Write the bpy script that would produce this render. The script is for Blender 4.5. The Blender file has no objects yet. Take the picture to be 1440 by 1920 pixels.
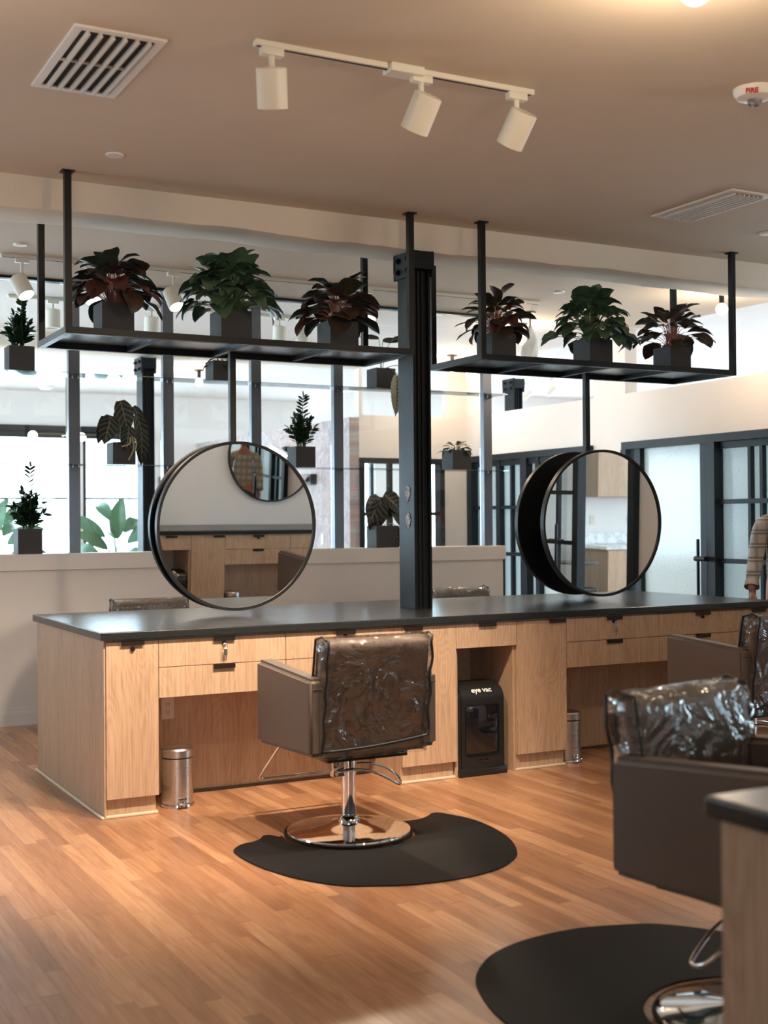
import bpy, bmesh, math, random
from mathutils import Vector, Matrix
random.seed(7)
PI = math.pi
SC = bpy.context.scene
COL = SC.collection

# ------------------------------------------------------------------ materials
def mat(name, col=(.8, .8, .8), rough=.5, metal=0., spec=.5, coat=0., emis=None, estr=0.):
    m = bpy.data.materials.new(name); m.use_nodes = True
    b = m.node_tree.nodes['Principled BSDF']
    b.inputs['Base Color'].default_value = (*col, 1)
    b.inputs['Roughness'].default_value = rough
    b.inputs['Metallic'].default_value = metal
    b.inputs['Specular IOR Level'].default_value = spec
    b.inputs['Coat Weight'].default_value = coat
    if emis:
        b.inputs['Emission Color'].default_value = (*emis, 1)
        b.inputs['Emission Strength'].default_value = estr
    return m

class NT:
    def __init__(s, m):
        s.m = m; s.t = m.node_tree; s.n = s.t.nodes; s.l = s.t.links
        s.b = s.n['Principled BSDF']
    def add(s, typ, **k):
        n = s.n.new(typ)
        for a, v in k.items(): setattr(n, a, v)
        return n
    def math(s, op, a, b=None, c=None):
        n = s.n.new('ShaderNodeMath'); n.operation = op
        for i, v in enumerate((a, b, c)):
            if v is None: continue
            if hasattr(v, 'is_linked'): s.l.new(v, n.inputs[i])
            else: n.inputs[i].default_value = v
        return n.outputs[0]
    def comb(s, x, y, z=0.):
        n = s.n.new('ShaderNodeCombineXYZ')
        for i, v in enumerate((x, y, z)):
            if hasattr(v, 'is_linked'): s.l.new(v, n.inputs[i])
            else: n.inputs[i].default_value = v
        return n.outputs[0]
    def noise(s, vec, scale, detail=3, rough=.5, dist=0.):
        n = s.n.new('ShaderNodeTexNoise'); n.inputs['Scale'].default_value = scale
        n.inputs['Detail'].default_value = detail; n.inputs['Roughness'].default_value = rough
        n.inputs['Distortion'].default_value = dist
        if vec is not None: s.l.new(vec, n.inputs['Vector'])
        return n.outputs['Fac']
    def ramp(s, fac, stops):
        n = s.n.new('ShaderNodeValToRGB'); cr = n.color_ramp
        while len(cr.elements) < len(stops): cr.elements.new(.5)
        for e, (p, c) in zip(cr.elements, stops): e.position = p; e.color = (*c, 1)
        s.l.new(fac, n.inputs[0]); return n.outputs[0]
    def mix(s, fac, a, b, blend='MIX'):
        n = s.n.new('ShaderNodeMix'); n.data_type = 'RGBA'; n.blend_type = blend
        for i, v in ((0, fac), (6, a), (7, b)):
            if hasattr(v, 'is_linked'): s.l.new(v, n.inputs[i])
            elif i == 0: n.inputs[0].default_value = v
            else: n.inputs[i].default_value = (*v, 1)
        return n.outputs[2]
    def bump(s, h, strength=.2, dist=.01):
        n = s.n.new('ShaderNodeBump'); n.inputs['Strength'].default_value = strength
        n.inputs['Distance'].default_value = dist
        s.l.new(h, n.inputs['Height']); s.l.new(n.outputs[0], s.b.inputs['Normal'])
        return n.outputs[0]
    def base(s, c): s.l.new(c, s.b.inputs['Base Color'])
    def pos(s): return s.n.new('ShaderNodeNewGeometry').outputs['Position']
    def sep(s, v):
        n = s.n.new('ShaderNodeSeparateXYZ'); s.l.new(v, n.inputs[0]); return n.outputs

def plaster(name, col, bump=.15, rough=.75):
    m = mat(name, col, rough, spec=.3); t = NT(m); p = t.pos()
    n = t.noise(p, 2.2, 2); c2 = tuple(x * .93 for x in col)
    t.base(t.mix(n, col, c2)); t.bump(t.noise(p, 60, 4), bump, .002)
    return m

def floor_mat():
    m = mat('oak_strip_floor', rough=.32); t = NT(m); x, y, z = t.sep(t.pos())
    W = .060
    row = t.math('FLOOR', t.math('DIVIDE', x, W))
    w1 = t.add('ShaderNodeTexWhiteNoise', noise_dimensions='1D'); t.l.new(row, w1.inputs['W'])
    L = t.math('ADD', .85, t.math('MULTIPLY', w1.outputs['Value'], .5))
    yy = t.math('ADD', t.math('DIVIDE', y, L), t.math('MULTIPLY', w1.outputs['Value'], 37.))
    colm = t.math('FLOOR', yy)
    w2 = t.add('ShaderNodeTexWhiteNoise', noise_dimensions='2D'); t.l.new(t.comb(row, colm), w2.inputs['Vector'])
    v = w2.outputs['Value']
    base = t.ramp(v, [(0, (.30, .145, .076)), (.07, (.365, .185, .10)), (.35, (.44, .230, .124)), (.65, (.50, .27, .148)), (1, (.58, .335, .19))])
    off = t.math('MULTIPLY', v, 50.)
    gv = t.comb(t.math('ADD', t.math('MULTIPLY', x, 30.), off), t.math('ADD', t.math('MULTIPLY', y, 2.0), off), 0.)
    g = t.noise(gv, 1.3, 5, .6, 1.2)
    g2 = t.noise(t.comb(t.math('MULTIPLY', x, 9.), t.math('ADD', t.math('MULTIPLY', y, 1.1), off)), 1.0, 2, .5, 1.5)
    c = t.mix(t.ramp(g, [(.35, (0, 0, 0)), (.72, (1, 1, 1))]), base, t.mix(1., base, (.74, .62, .52), 'MULTIPLY'))
    c = t.mix(t.ramp(g2, [(.60, (0, 0, 0)), (.80, (1, 1, 1))]), c, t.mix(1., c, (.68, .55, .48), 'MULTIPLY'))
    fx = t.math('FRACT', t.math('DIVIDE', x, W)); fy = t.math('FRACT', yy)
    ex = t.math('LESS_THAN', t.math('ABSOLUTE', t.math('SUBTRACT', fx, .5)), .488)
    ey = t.math('LESS_THAN', t.math('ABSOLUTE', t.math('SUBTRACT', fy, .5)), .498)
    e = t.math('MULTIPLY', ex, ey)
    t.base(t.mix(e, t.mix(1., c, (.55, .42, .36), 'MULTIPLY'), c))
    r = t.math('ADD', .24, t.math('MULTIPLY', g, .16)); t.l.new(r, t.b.inputs['Roughness'])
    t.bump(t.math('ADD', e, t.math('MULTIPLY', g, .15)), .12, .002)
    t.b.inputs['Coat Weight'].default_value = .25; t.b.inputs['Coat Roughness'].default_value = .22
    return m

def oak_mat(name, c1, c2, c3):
    m = mat(name, rough=.48, spec=.35); t = NT(m); x, y, z = t.sep(t.pos())
    u = t.math('ADD', x, t.math('MULTIPLY', y, .83))
    a = t.noise(t.comb(t.math('MULTIPLY', u, 5.), t.math('MULTIPLY', z, .9)), 1.0, 2, .5, .6)
    rings = t.math('SINE', t.math('MULTIPLY', t.math('ADD', t.math('MULTIPLY', a, 2.2), u), 70.))
    f = t.noise(t.comb(t.math('MULTIPLY', u, 120.), t.math('MULTIPLY', z, 4.)), 1.0, 4, .6)
    s = t.math('ADD', t.math('MULTIPLY', rings, .06), f)
    c = t.ramp(s, [(.3, c1), (.5, c2), (.72, c3)])
    band = t.noise(t.comb(t.math('MULTIPLY', u, 7.), t.math('MULTIPLY', z, .3)), 1., 2)
    c = t.mix(t.ramp(band, [(.35, (0, 0, 0)), (.7, (1, 1, 1))]), c, t.mix(1., c, (.88, .85, .82), 'MULTIPLY'))
    t.base(c); t.bump(f, .08, .002)
    return m

def leather(name, col):
    m = mat(name, col, .46, spec=.4); t = NT(m)
    v = t.add('ShaderNodeTexVoronoi'); v.inputs['Scale'].default_value = 260
    t.bump(v.outputs['Distance'], .12, .001); return m

def speckle_black(name):
    m = mat(name, (.03, .034, .038), .24, spec=.6); t = NT(m); p = t.pos()
    n = t.noise(p, 420, 2)
    t.base(t.ramp(n, [(.4, (.010, .012, .014)), (.62, (.026, .029, .032)), (.75, (.09, .095, .10))]))
    t.bump(t.noise(p, 90, 3), .18, .002); return m

def brushed(name, col, rough, aniso=0.):
    m = mat(name, col, rough, 1.); t = NT(m); x, y, z = t.sep(t.pos())
    n = t.noise(t.comb(x, y, t.math('MULTIPLY', z, 60.)), 8, 3)
    t.l.new(t.math('ADD', rough * .8, t.math('MULTIPLY', n, rough * .5)), t.b.inputs['Roughness']); return m

def film(name, tint=(1, 1, 1), gl=.08, rough=.04, bump=0., bscale=20., diff=0.):
    """thin clear sheet: transparent plus a fresnel sheen"""
    m = bpy.data.materials.new(name); m.use_nodes = True; nt = m.node_tree; nt.nodes.clear()
    o = nt.nodes.new('ShaderNodeOutputMaterial'); tr = nt.nodes.new('ShaderNodeBsdfTransparent')
    tr.inputs[0].default_value = (*tint, 1)
    g = nt.nodes.new('ShaderNodeBsdfGlossy'); g.inputs['Roughness'].default_value = rough
    fr = nt.nodes.new('ShaderNodeLayerWeight'); fr.inputs[0].default_value = .25
    mx = nt.nodes.new('ShaderNodeMath'); mx.operation = 'MULTIPLY_ADD'
    nt.links.new(fr.outputs['Fresnel'], mx.inputs[0]); mx.inputs[1].default_value = .55; mx.inputs[2].default_value = gl
    mix = nt.nodes.new('ShaderNodeMixShader')
    nt.links.new(mx.outputs[0], mix.inputs[0]); nt.links.new(tr.outputs[0], mix.inputs[1]); nt.links.new(g.outputs[0], mix.inputs[2])
    last = mix.outputs[0]
    if bump:
        ge = nt.nodes.new('ShaderNodeTexCoord')
        nz = nt.nodes.new('ShaderNodeTexNoise'); nz.inputs['Scale'].default_value = bscale; nz.inputs['Detail'].default_value = 3
        nz.inputs['Distortion'].default_value = 1.6
        nt.links.new(ge.outputs['Object'], nz.inputs['Vector'])
        b = nt.nodes.new('ShaderNodeBump'); b.inputs['Strength'].default_value = bump; b.inputs['Distance'].default_value = .045
        nt.links.new(nz.outputs['Fac'], b.inputs['Height'])
        nt.links.new(b.outputs[0], g.inputs['Normal']); nt.links.new(b.outputs[0], fr.inputs['Normal'])
    if diff:
        d = nt.nodes.new('ShaderNodeBsdfDiffuse'); d.inputs[0].default_value = (.8, .82, .82, 1)
        m2 = nt.nodes.new('ShaderNodeMixShader'); m2.inputs[0].default_value = diff
        nt.links.new(last, m2.inputs[1]); nt.links.new(d.outputs[0], m2.inputs[2]); last = m2.outputs[0]
    nt.links.new(last, o.inputs[0]); return m

def frosted(name, col):
    m = bpy.data.materials.new(name); m.use_nodes = True; nt = m.node_tree; nt.nodes.clear()
    o = nt.nodes.new('ShaderNodeOutputMaterial')
    ge = nt.nodes.new('ShaderNodeNewGeometry'); nz = nt.nodes.new('ShaderNodeTexNoise')
    nz.inputs['Scale'].default_value = 55; nz.inputs['Detail'].default_value = 3
    nt.links.new(ge.outputs['Position'], nz.inputs['Vector'])
    r = nt.nodes.new('ShaderNodeValToRGB'); r.color_ramp.elements[0].position = .3; r.color_ramp.elements[1].position = .42
    r.color_ramp.elements[0].color = (*[c * .8 for c in col], 1); r.color_ramp.elements[1].color = (*col, 1)
    nt.links.new(nz.outputs['Fac'], r.inputs[0])
    tl = nt.nodes.new('ShaderNodeBsdfTranslucent'); d = nt.nodes.new('ShaderNodeBsdfDiffuse'); g = nt.nodes.new('ShaderNodeBsdfGlossy')
    g.inputs['Roughness'].default_value = .12
    nt.links.new(r.outputs[0], tl.inputs[0]); nt.links.new(r.outputs[0], d.inputs[0])
    a = nt.nodes.new('ShaderNodeMixShader'); a.inputs[0].default_value = .35
    nt.links.new(tl.outputs[0], a.inputs[1]); nt.links.new(d.outputs[0], a.inputs[2])
    b = nt.nodes.new('ShaderNodeMixShader'); b.inputs[0].default_value = .06
    nt.links.new(a.outputs[0], b.inputs[1]); nt.links.new(g.outputs[0], b.inputs[2])
    nt.links.new(b.outputs[0], o.inputs[0]); return m

def leaf_mat(name, base, vein, under, stripes=9., vw=.10, side=.5, rough=.38, both=False):
    m = mat(name, base, rough, spec=.4); t = NT(m)
    uv = t.add('ShaderNodeUVMap'); u, v, _ = t.sep(uv.outputs[0])
    a = t.math('ABSOLUTE', t.math('SUBTRACT', v, .5))                      # 0 at the midrib
    mid = t.math('LESS_THAN', a, .035)
    s = t.math('SINE', t.math('MULTIPLY', t.math('SUBTRACT', u, t.math('MULTIPLY', a, .45)), stripes * 2 * PI))
    sv = t.math('MULTIPLY', t.math('GREATER_THAN', s, 1 - vw * 4), side)
    f = t.math('MAXIMUM', mid, sv)
    tc = t.add('ShaderNodeTexCoord'); n = t.noise(tc.outputs['Object'], 18, 2)
    bb = t.mix(n, base, tuple(min(1, c * 1.7 + .004) for c in base))
    c = t.mix(f, bb, vein)
    g = t.n.new('ShaderNodeNewGeometry')
    if not both: c = t.mix(g.outputs['Backfacing'], c, under)
    t.base(c)
    t.b.inputs['Subsurface Weight'].default_value = 0
    return m

M = {}
M['floor'] = floor_mat()
M['ceiling'] = plaster('ceiling_warm_shade', (.68, .58, .46), .05)  # near ceiling: dim warm bounce light put into the tan colour
M['wall'] = plaster('wall_paint', (.80, .765, .735), .06)
M['wallR'] = plaster('wall_paint_warm', (.80, .73, .67), .06)
M['beam'] = plaster('rough_beam_plaster', (.84, .76, .64), .6)
M['trim'] = mat('trim_paint', (.80, .76, .72), .4)
M['oak'] = oak_mat('light_oak_laminate', (.42, .28, .185), (.53, .365, .245), (.60, .42, .29))
M['oakside'] = M['oak']
M['quarter'] = mat('pale_quarter_round', (.72, .60, .45), .5)
M['stone'] = speckle_black('black_leathered_granite')
M['bronze'] = mat('dark_bronze_pull', (.06, .045, .04), .35, .8)
M['black'] = mat('black_powder_coat', (.008, .008, .009), .42, 0., .35)
M['blacksteel'] = mat('blackened_steel', (.007, .008, .010), .36, .0, .3)
M['tray'] = mat('dark_glossy_sheet', (.07, .085, .10), .22, .9)
M['column'] = mat('dark_painted_steel', (.007, .009, .011), .45, .0, .25); _t = NT(M['column']); _t.bump(_t.noise(_t.pos(), 70, 3), .3, .003)
M['chip'] = mat('chipped_primer', (.36, .34, .35), .7); _t = NT(M['chip']); _t.base(_t.ramp(_t.noise(_t.pos(), 90, 4), [(.42, (.07, .07, .08)), (.5, (.42, .40, .41))]))
M['post'] = mat('grey_steel_upright', (.17, .19, .23), .34, .35)
M['mirror'] = mat('mirror_silver', (.90, .91, .90), .0, 1.)
M['taupe'] = leather('taupe_vinyl', (.125, .094, .078))
M['seam'] = mat('seam', (.08, .06, .05), .6)
M['wrap'] = film('clear_plastic_wrap', (.93, .92, .90), .13, .06, .78, 6.5)
M['piping'] = mat('black_wrap_binding', (.012, .011, .012), .4)
M['chrome'] = mat('chrome', (.78, .78, .80), .06, 1.)
M['steel'] = brushed('brushed_stainless', (.62, .60, .58), .28)
M['rubber'] = mat('black_rubber', (.006, .0072, .0085), .6, spec=.2); _t = NT(M['rubber']); _t.bump(_t.noise(_t.pos(), 240, 3), .25, .001)
M['plastic'] = mat('black_plastic', (.012, .012, .013), .33)
M['glossblack'] = mat('smoked_window', (.006, .006, .008), .05, coat=.6)
M['white'] = mat('white_plastic', (.80, .76, .70), .4)
M['cream'] = mat('cream_enamel', (.78, .72, .60), .38)
M['letter'] = mat('white_lettering', (.85, .83, .80), .5)
M['redletter'] = mat('red_lettering', (.6, .03, .03), .5)
M['vane'] = mat('grille_vane', (.62, .55, .48), .5)
M['dark'] = mat('dark_void', (.02, .018, .016), .9)
M['brass'] = mat('dull_brass', (.16, .12, .06), .35, .9)
M['pot'] = mat('charcoal_fibre_pot', (.060, .058, .060), .62, spec=.3); _t = NT(M['pot']); _t.bump(_t.noise(_t.pos(), 60, 4), .25, .002)
M['soil'] = mat('soil', (.03, .02, .015), .95)
M['glass'] = film('clear_glass', (.96, .98, .98), .03, .0)
M['winglass'] = film('window_glass', (.97, .985, .985), .0, .0)
M['shelfglass'] = film('glass_shelf', (.72, .80, .84), .16, .02)
M['frost'] = frosted('frosted_film', (.70, .73, .71))
M['frostteal'] = frosted('teal_frosted_film', (.60, .66, .66))
M['frame'] = mat('black_window_frame', (.009, .014, .018), .42, 0., .25)
M['lamp_face'] = mat('lit_lens', (1, 1, 1), emis=(1, .80, .55), estr=26)
M['bulb'] = mat('glowing_globe', (1, 1, 1), emis=(1, .85, .65), estr=9)
M['globe'] = mat('opal_globe', (.9, .9, .9), .3, emis=(1, .97, .92), estr=2.2)
M['skin'] = mat('skin', (.50, .22, .15), .5)
M['hair'] = mat('brown_hair', (.06, .035, .02), .6)
M['denim'] = mat('dark_trousers', (.015, .016, .02), .8)
M['shoe'] = mat('brown_shoe', (.10, .05, .03), .5)
M['marble'] = mat('pale_marble', (.72, .72, .70), .25); _t = NT(M['marble']); _t.base(_t.ramp(_t.noise(_t.pos(), 7, 6, .65, 1.5), [(.4, (.55, .55, .55)), (.55, (.76, .76, .74))]))
M['greyoak'] = oak_mat('grey_oak_laminate', (.24, .18, .13), (.33, .25, .18), (.40, .31, .23))
M['outlet'] = mat('outlet_plastic', (.72, .60, .48), .4)
M['bag'] = film('milky_plastic_bag', (.95, .93, .9), .10, .1, .8, 30., .45)
M['redstem'] = mat('pink_red_stem', (.42, .13, .085), .5)
M['greenstem'] = mat('pale_green_stem', (.20, .27, .09), .5)
M['darkstem'] = mat('dark_green_stem', (.05, .08, .03), .5)
M['root'] = mat('pale_shoot', (.42, .35, .22), .6)
M['leaf_red'] = leaf_mat('red_veined_leaf', (.024, .036, .022), (.13, .035, .028), (.055, .038, .028), 8, .06, .3)
M['leaf_burg'] = leaf_mat('burgundy_leaf', (.042, .024, .018), (.15, .042, .032), (.08, .03, .022), 8, .07, .3)
M['leaf_green'] = leaf_mat('heart_leaf', (.050, .098, .055), (.10, .15, .08), (.08, .14, .08), 6, .04, .25)
M['leaf_zz'] = leaf_mat('waxy_leaflet', (.010, .030, .012), (.02, .05, .02), (.02, .05, .02), 3, .02, .1, .25)
M['leaf_stripe'] = leaf_mat('striped_leaf', (.007, .010, .009), (.16, .145, .095), (.05, .04, .03), 6, .13, .55, both=True)
M['leaf_pale'] = leaf_mat('pale_veined_leaf', (.30, .29, .20), (.03, .045, .03), (.22, .21, .15), 11, .10, .95, both=True)
M['leaf_big'] = leaf_mat('big_soft_leaf', (.045, .13, .07), (.10, .2, .1), (.07, .16, .08), 9, .04, .4)

def wallpaper():
    m = mat('feathery_wallpaper', (.6, .55, .52), .7); t = NT(m); x, y, z = t.sep(t.pos())
    n = t.noise(t.comb(0., t.math('MULTIPLY', y, 1.6), t.math('MULTIPLY', z, 1.1)), 5.0, 4, .6, 1.8)
    n2 = t.noise(t.comb(0., t.math('MULTIPLY', y, 2.), z), 2.0, 2)
    a = t.ramp(n, [(.30, (.22, .21, .24)), (.43, (.36, .32, .32)), (.50, (.48, .28, .22)), (.56, (.50, .47, .45)), (.66, (.30, .26, .27))])
    t.base(t.mix(t.math('MULTIPLY', n2, .5), a, (.34, .32, .35))); return m
M['paper'] = wallpaper()

def plaid():
    m = mat('plaid_flannel', (.6, .55, .5), .85, spec=.2); t = NT(m); x, y, z = t.sep(t.pos())
    def bands(v, f, th): return t.math('GREATER_THAN', t.math('SINE', t.math('MULTIPLY', v, f)), th)
    h = bands(z, 62., .35); w = bands(t.math('ADD', x, t.math('MULTIPLY', y, -.9)), 60., .4)
    c = t.mix(t.math('MULTIPLY', h, .65), (.58, .53, .48), (.13, .125, .13))
    c = t.mix(t.math('MULTIPLY', w, .5), c, (.24, .22, .21))
    l = bands(z, 62., .985); c = t.mix(l, c, (.75, .70, .62))
    t.base(c); t.bump(t.noise(t.pos(), 9, 3), .5, .03); return m
M['plaid'] = plaid()

# ------------------------------------------------------------------ geometry helpers
def new_bm(): return bmesh.new()
def box(bm, x0, x1, y0, y1, z0, z1, bev=0., seg=2):
    r = bmesh.ops.create_cube(bm, size=1.)
    vs = r['verts']
    for v in vs:
        v.co = Vector(((x0 + x1) / 2 + v.co.x * (x1 - x0), (y0 + y1) / 2 + v.co.y * (y1 - y0), (z0 + z1) / 2 + v.co.z * (z1 - z0)))
    if bev:
        es = list({e for v in vs for e in v.link_edges})
        bmesh.ops.bevel(bm, geom=es, offset=bev, segments=seg, affect='EDGES', profile=.5)
    return vs
def cyl(bm, p0, p1, r0, r1=None, n=20, caps=True):
    p0 = Vector(p0); p1 = Vector(p1); r1 = r0 if r1 is None else r1
    d = p1 - p0; L = d.length
    q = Vector((0, 0, 1)).rotation_difference(d.normalized())
    r = bmesh.ops.create_cone(bm, cap_ends=caps, segments=n, radius1=r0, radius2=r1, depth=L)
    for v in r['verts']: v.co = q @ v.co + (p0 + p1) / 2
    return r['verts']
def tube(bm, pts, r, n=10, closed=False, rs=None):
    pts = [Vector(p) for p in pts]; N = len(pts); rings = []
    up = Vector((0, 0, 1)); prev = None
    for i, p in enumerate(pts):
        a = pts[(i - 1) % N] if (closed or i > 0) else p
        b = pts[(i + 1) % N] if (closed or i < N - 1) else p
        t = (b - a).normalized()
        if prev is None:
            s = t.cross(up)
            if s.length < 1e-3: s = t.cross(Vector((1, 0, 0)))
            s.normalize()
        else:
            s = (prev - t * prev.dot(t)).normalized()
        prev = s; w = t.cross(s); rr = rs[i] if rs else r
        rings.append([bm.verts.new(p + (s * math.cos(2 * PI * k / n) + w * math.sin(2 * PI * k / n)) * rr) for k in range(n)])
    for i in range(N if closed else N - 1):
        A = rings[i]; B = rings[(i + 1) % N]
        for k in range(n): bm.faces.new((A[k], A[(k + 1) % n], B[(k + 1) % n], B[k]))
    if not closed:
        bm.faces.new(rings[0][::-1]); bm.faces.new(rings[-1])
def smooth_path(pts, sub=6, closed=False):
    pts = [Vector(p) for p in pts]; N = len(pts); out = []
    rng = N if closed else N - 1
    for i in range(rng):
        g = (lambda k: pts[k % N]) if closed else (lambda k: pts[max(0, min(N - 1, k))])
        p0, p1, p2, p3 = g(i - 1), g(i), g(i + 1), g(i + 2)
        for j in range(sub):
            t = j / sub
            out.append(.5 * ((2 * p1) + (-p0 + p2) * t + (2 * p0 - 5 * p1 + 4 * p2 - p3) * t * t + (-p0 + 3 * p1 - 3 * p2 + p3) * t ** 3))
    if not closed: out.append(pts[-1])
    return out
def lathe(bm, prof, cx=0, cy=0, n=40):
    rings = []
    for r, z in prof:
        if r < 1e-5: rings.append([bm.verts.new((cx, cy, z))])
        else: rings.append([bm.verts.new((cx + r * math.cos(2 * PI * k / n), cy + r * math.sin(2 * PI * k / n), z)) for k in range(n)])
    for A, B in zip(rings, rings[1:]):
        for k in range(n):
            k2 = (k + 1) % n
            if len(A) == 1 and len(B) > 1: bm.faces.new((A[0], B[k2], B[k]))
            elif len(B) == 1 and len(A) > 1: bm.faces.new((A[k], A[k2], B[0]))
            elif len(A) > 1: bm.faces.new((A[k], A[k2], B[k2], B[k]))
def extrude_poly(bm, pts, h, bev=0.):
    vs = [bm.verts.new((x, y, z)) for x, y, z in pts]; f = bm.faces.new(vs)
    r = bmesh.ops.extrude_face_region(bm, geom=[f])
    nv = [g for g in r['geom'] if isinstance(g, bmesh.types.BMVert)]
    for v in nv: v.co += Vector(h)
    return nv
def obj(name, bm, m, parent=None, smooth=False, loc=None, mats=None):
    bmesh.ops.recalc_face_normals(bm, faces=bm.faces)
    me = bpy.data.meshes.new(name); bm.to_mesh(me); bm.free()
    if smooth:
        for p in me.polygons: p.use_smooth = True
        if smooth == 'auto':
            try: me.set_sharp_from_angle(angle=math.radians(35))
            except Exception: pass
    o = bpy.data.objects.new(name, me); COL.objects.link(o)
    for k in (mats or [m]): me.materials.append(M[k] if isinstance(k, str) else k)
    if parent: o.parent = parent
    if loc: o.location = loc
    return o
def thing(name, label, cat, loc=(0, 0, 0), rz=0., group=None):
    o = bpy.data.objects.new(name, None); COL.objects.link(o); o.empty_display_size = .1
    o.location = loc; o.rotation_euler = (0, 0, rz); o['label'] = label; o['category'] = cat
    if group: o['group'] = group
    return o
def tag(o, label, cat, group=None, kind=None):
    o['label'] = label; o['category'] = cat
    if group: o['group'] = group
    if kind: o['kind'] = kind
    return o
def struct(name, bm, m, parent=None, smooth=False):
    o = obj(name, bm, m, parent, smooth)
    if not parent: o['kind'] = 'structure'
    return o
def copy_tree(o, parent=None):
    c = o.copy(); COL.objects.link(c)
    if parent: c.parent = parent; c.matrix_parent_inverse = o.matrix_parent_inverse.copy()
    for ch in [x for x in CH.get(o.name, [])]: copy_tree(ch, c)
    CHadd(c, parent)
    return c
CH = {}
def CHadd(c, p):
    if p: CH.setdefault(p.name, []).append(c)
def index_children():
    CH.clear()
    for o in bpy.data.objects:
        if o.parent: CH.setdefault(o.parent.name, []).append(o)
def dup(root, loc, rz=0., label=None, group=None):
    index_children(); c = copy_tree(root); c.location = loc; c.rotation_euler = (0, 0, rz)
    if label: c['label'] = label
    if group: c['group'] = group
    return c
def text_mesh(name, s, size, m, parent, loc, rot, ext=.0015, bold=0.):
    cu = bpy.data.curves.new(name, 'FONT'); cu.body = s; cu.size = size; cu.extrude = ext; cu.align_x = 'CENTER'; cu.offset = bold
    t = bpy.data.objects.new(name + '_tmp', cu); COL.objects.link(t)
    bpy.context.view_layer.update()
    me = bpy.data.meshes.new_from_object(t.evaluated_get(bpy.context.evaluated_depsgraph_get()))
    bpy.data.objects.remove(t); me.name = name; me.materials.clear(); me.materials.append(M[m])
    o = bpy.data.objects.new(name, me); COL.objects.link(o); o.parent = parent; o.location = loc; o.rotation_euler = rot
    return o
def bake(o):
    """turn modifiers into plain mesh"""
    bpy.context.view_layer.update()
    me = bpy.data.meshes.new_from_object(o.evaluated_get(bpy.context.evaluated_depsgraph_get()))
    mats = list(o.data.materials); o.modifiers.clear(); o.data = me
    me.materials.clear()
    for k in mats: me.materials.append(k)
    for p in me.polygons: p.use_smooth = True
    return o
def holes_wall(bm, axis, p0, p1, u0, u1, z0, z1, holes):
    us = sorted({u0, u1, *[h[0] for h in holes], *[h[1] for h in holes]}); zs = sorted({z0, z1, *[h[2] for h in holes], *[h[3] for h in holes]})
    us = [u for u in us if u0 <= u <= u1]; zs = [z for z in zs if z0 <= z <= z1]
    for a, b in zip(us, us[1:]):
        # merge vertically where possible
        run = None
        for c, d in zip(zs, zs[1:]):
            mu, mz = (a + b) / 2, (c + d) / 2
            solid = not any(h[0] < mu < h[1] and h[2] < mz < h[3] for h in holes)
            if solid: run = (run[0], d) if run else (c, d)
            if (not solid or d == zs[-1]) and run:
                if axis == 'X': box(bm, p0, p1, a, b, run[0], run[1])
                else: box(bm, a, b, p0, p1, run[0], run[1])
                run = None

# ------------------------------------------------------------------ constants
ZC = 3.25; CZ = .91; D = 1.48; LEN = 4.43
YH = 3.22; LEDGE = 1.225
XL = -3.7; YB = -8.6; YF = 11.3; XR = 6.0; YW = 6.35; XW = 4.5

# ------------------------------------------------------------------ room shell
b = new_bm(); box(b, XL - .2, 12.2, YB - .2, YF + .2, -.1, 0); struct('floor', b, 'floor')
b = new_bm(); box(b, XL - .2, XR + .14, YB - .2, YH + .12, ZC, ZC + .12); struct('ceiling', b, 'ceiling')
b = new_bm(); box(b, XL - .2, XR + .14, YH + .12, YF + .2, ZC, ZC + .12); struct('ceiling_far_lit', b, 'wall')  # same ceiling farther back, its daylight put into the whiter colour
b = new_bm(); box(b, XR + .14, 12.2, YB - .2, YF + .2, 3.5, 3.62); struct('ceiling_east', b, 'wall')
b = new_bm()
# plastered beams: rough underside
def rough_beam(name, y0, y1, x0, x1, z0):
    bm = new_bm(); n = 120; rows = []
    rnd = random.Random(3)
    for i in range(n + 1):
        x = x0 + (x1 - x0) * i / n
        w = .007 * math.sin(x * 2.3) + .004 * math.sin(x * 7.1 + 1) + rnd.uniform(-.003, .003)
        prof = [(y0, ZC), (y0, z0 + .035 + w), (y0 + .008, z0 + .012 + w), (y0 + .05, z0 + w * .6), ((y0 + y1) / 2, z0 + w * .5 + .006), (y1 - .05, z0 + w * .8), (y1 - .006, z0 + .01 + w), (y1, z0 + .03), (y1, ZC)]
        rows.append([bm.verts.new((x, yy, zz)) for yy, zz in prof])
    for A, B in zip(rows, rows[1:]):
        for k in range(len(A)): k2 = (k + 1) % len(A); bm.faces.new((A[k], A[k2], B[k2], B[k]))
    bm.faces.new(rows[0]); bm.faces.new(rows[-1][::-1])
    return struct(name, bm, 'beam', smooth='auto')
rough_beam('trim_1', .62, .97, XL, XR, 3.075)
rough_beam('trim_2', 5.95, 6.25, XL, XW, 3.095)

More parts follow.
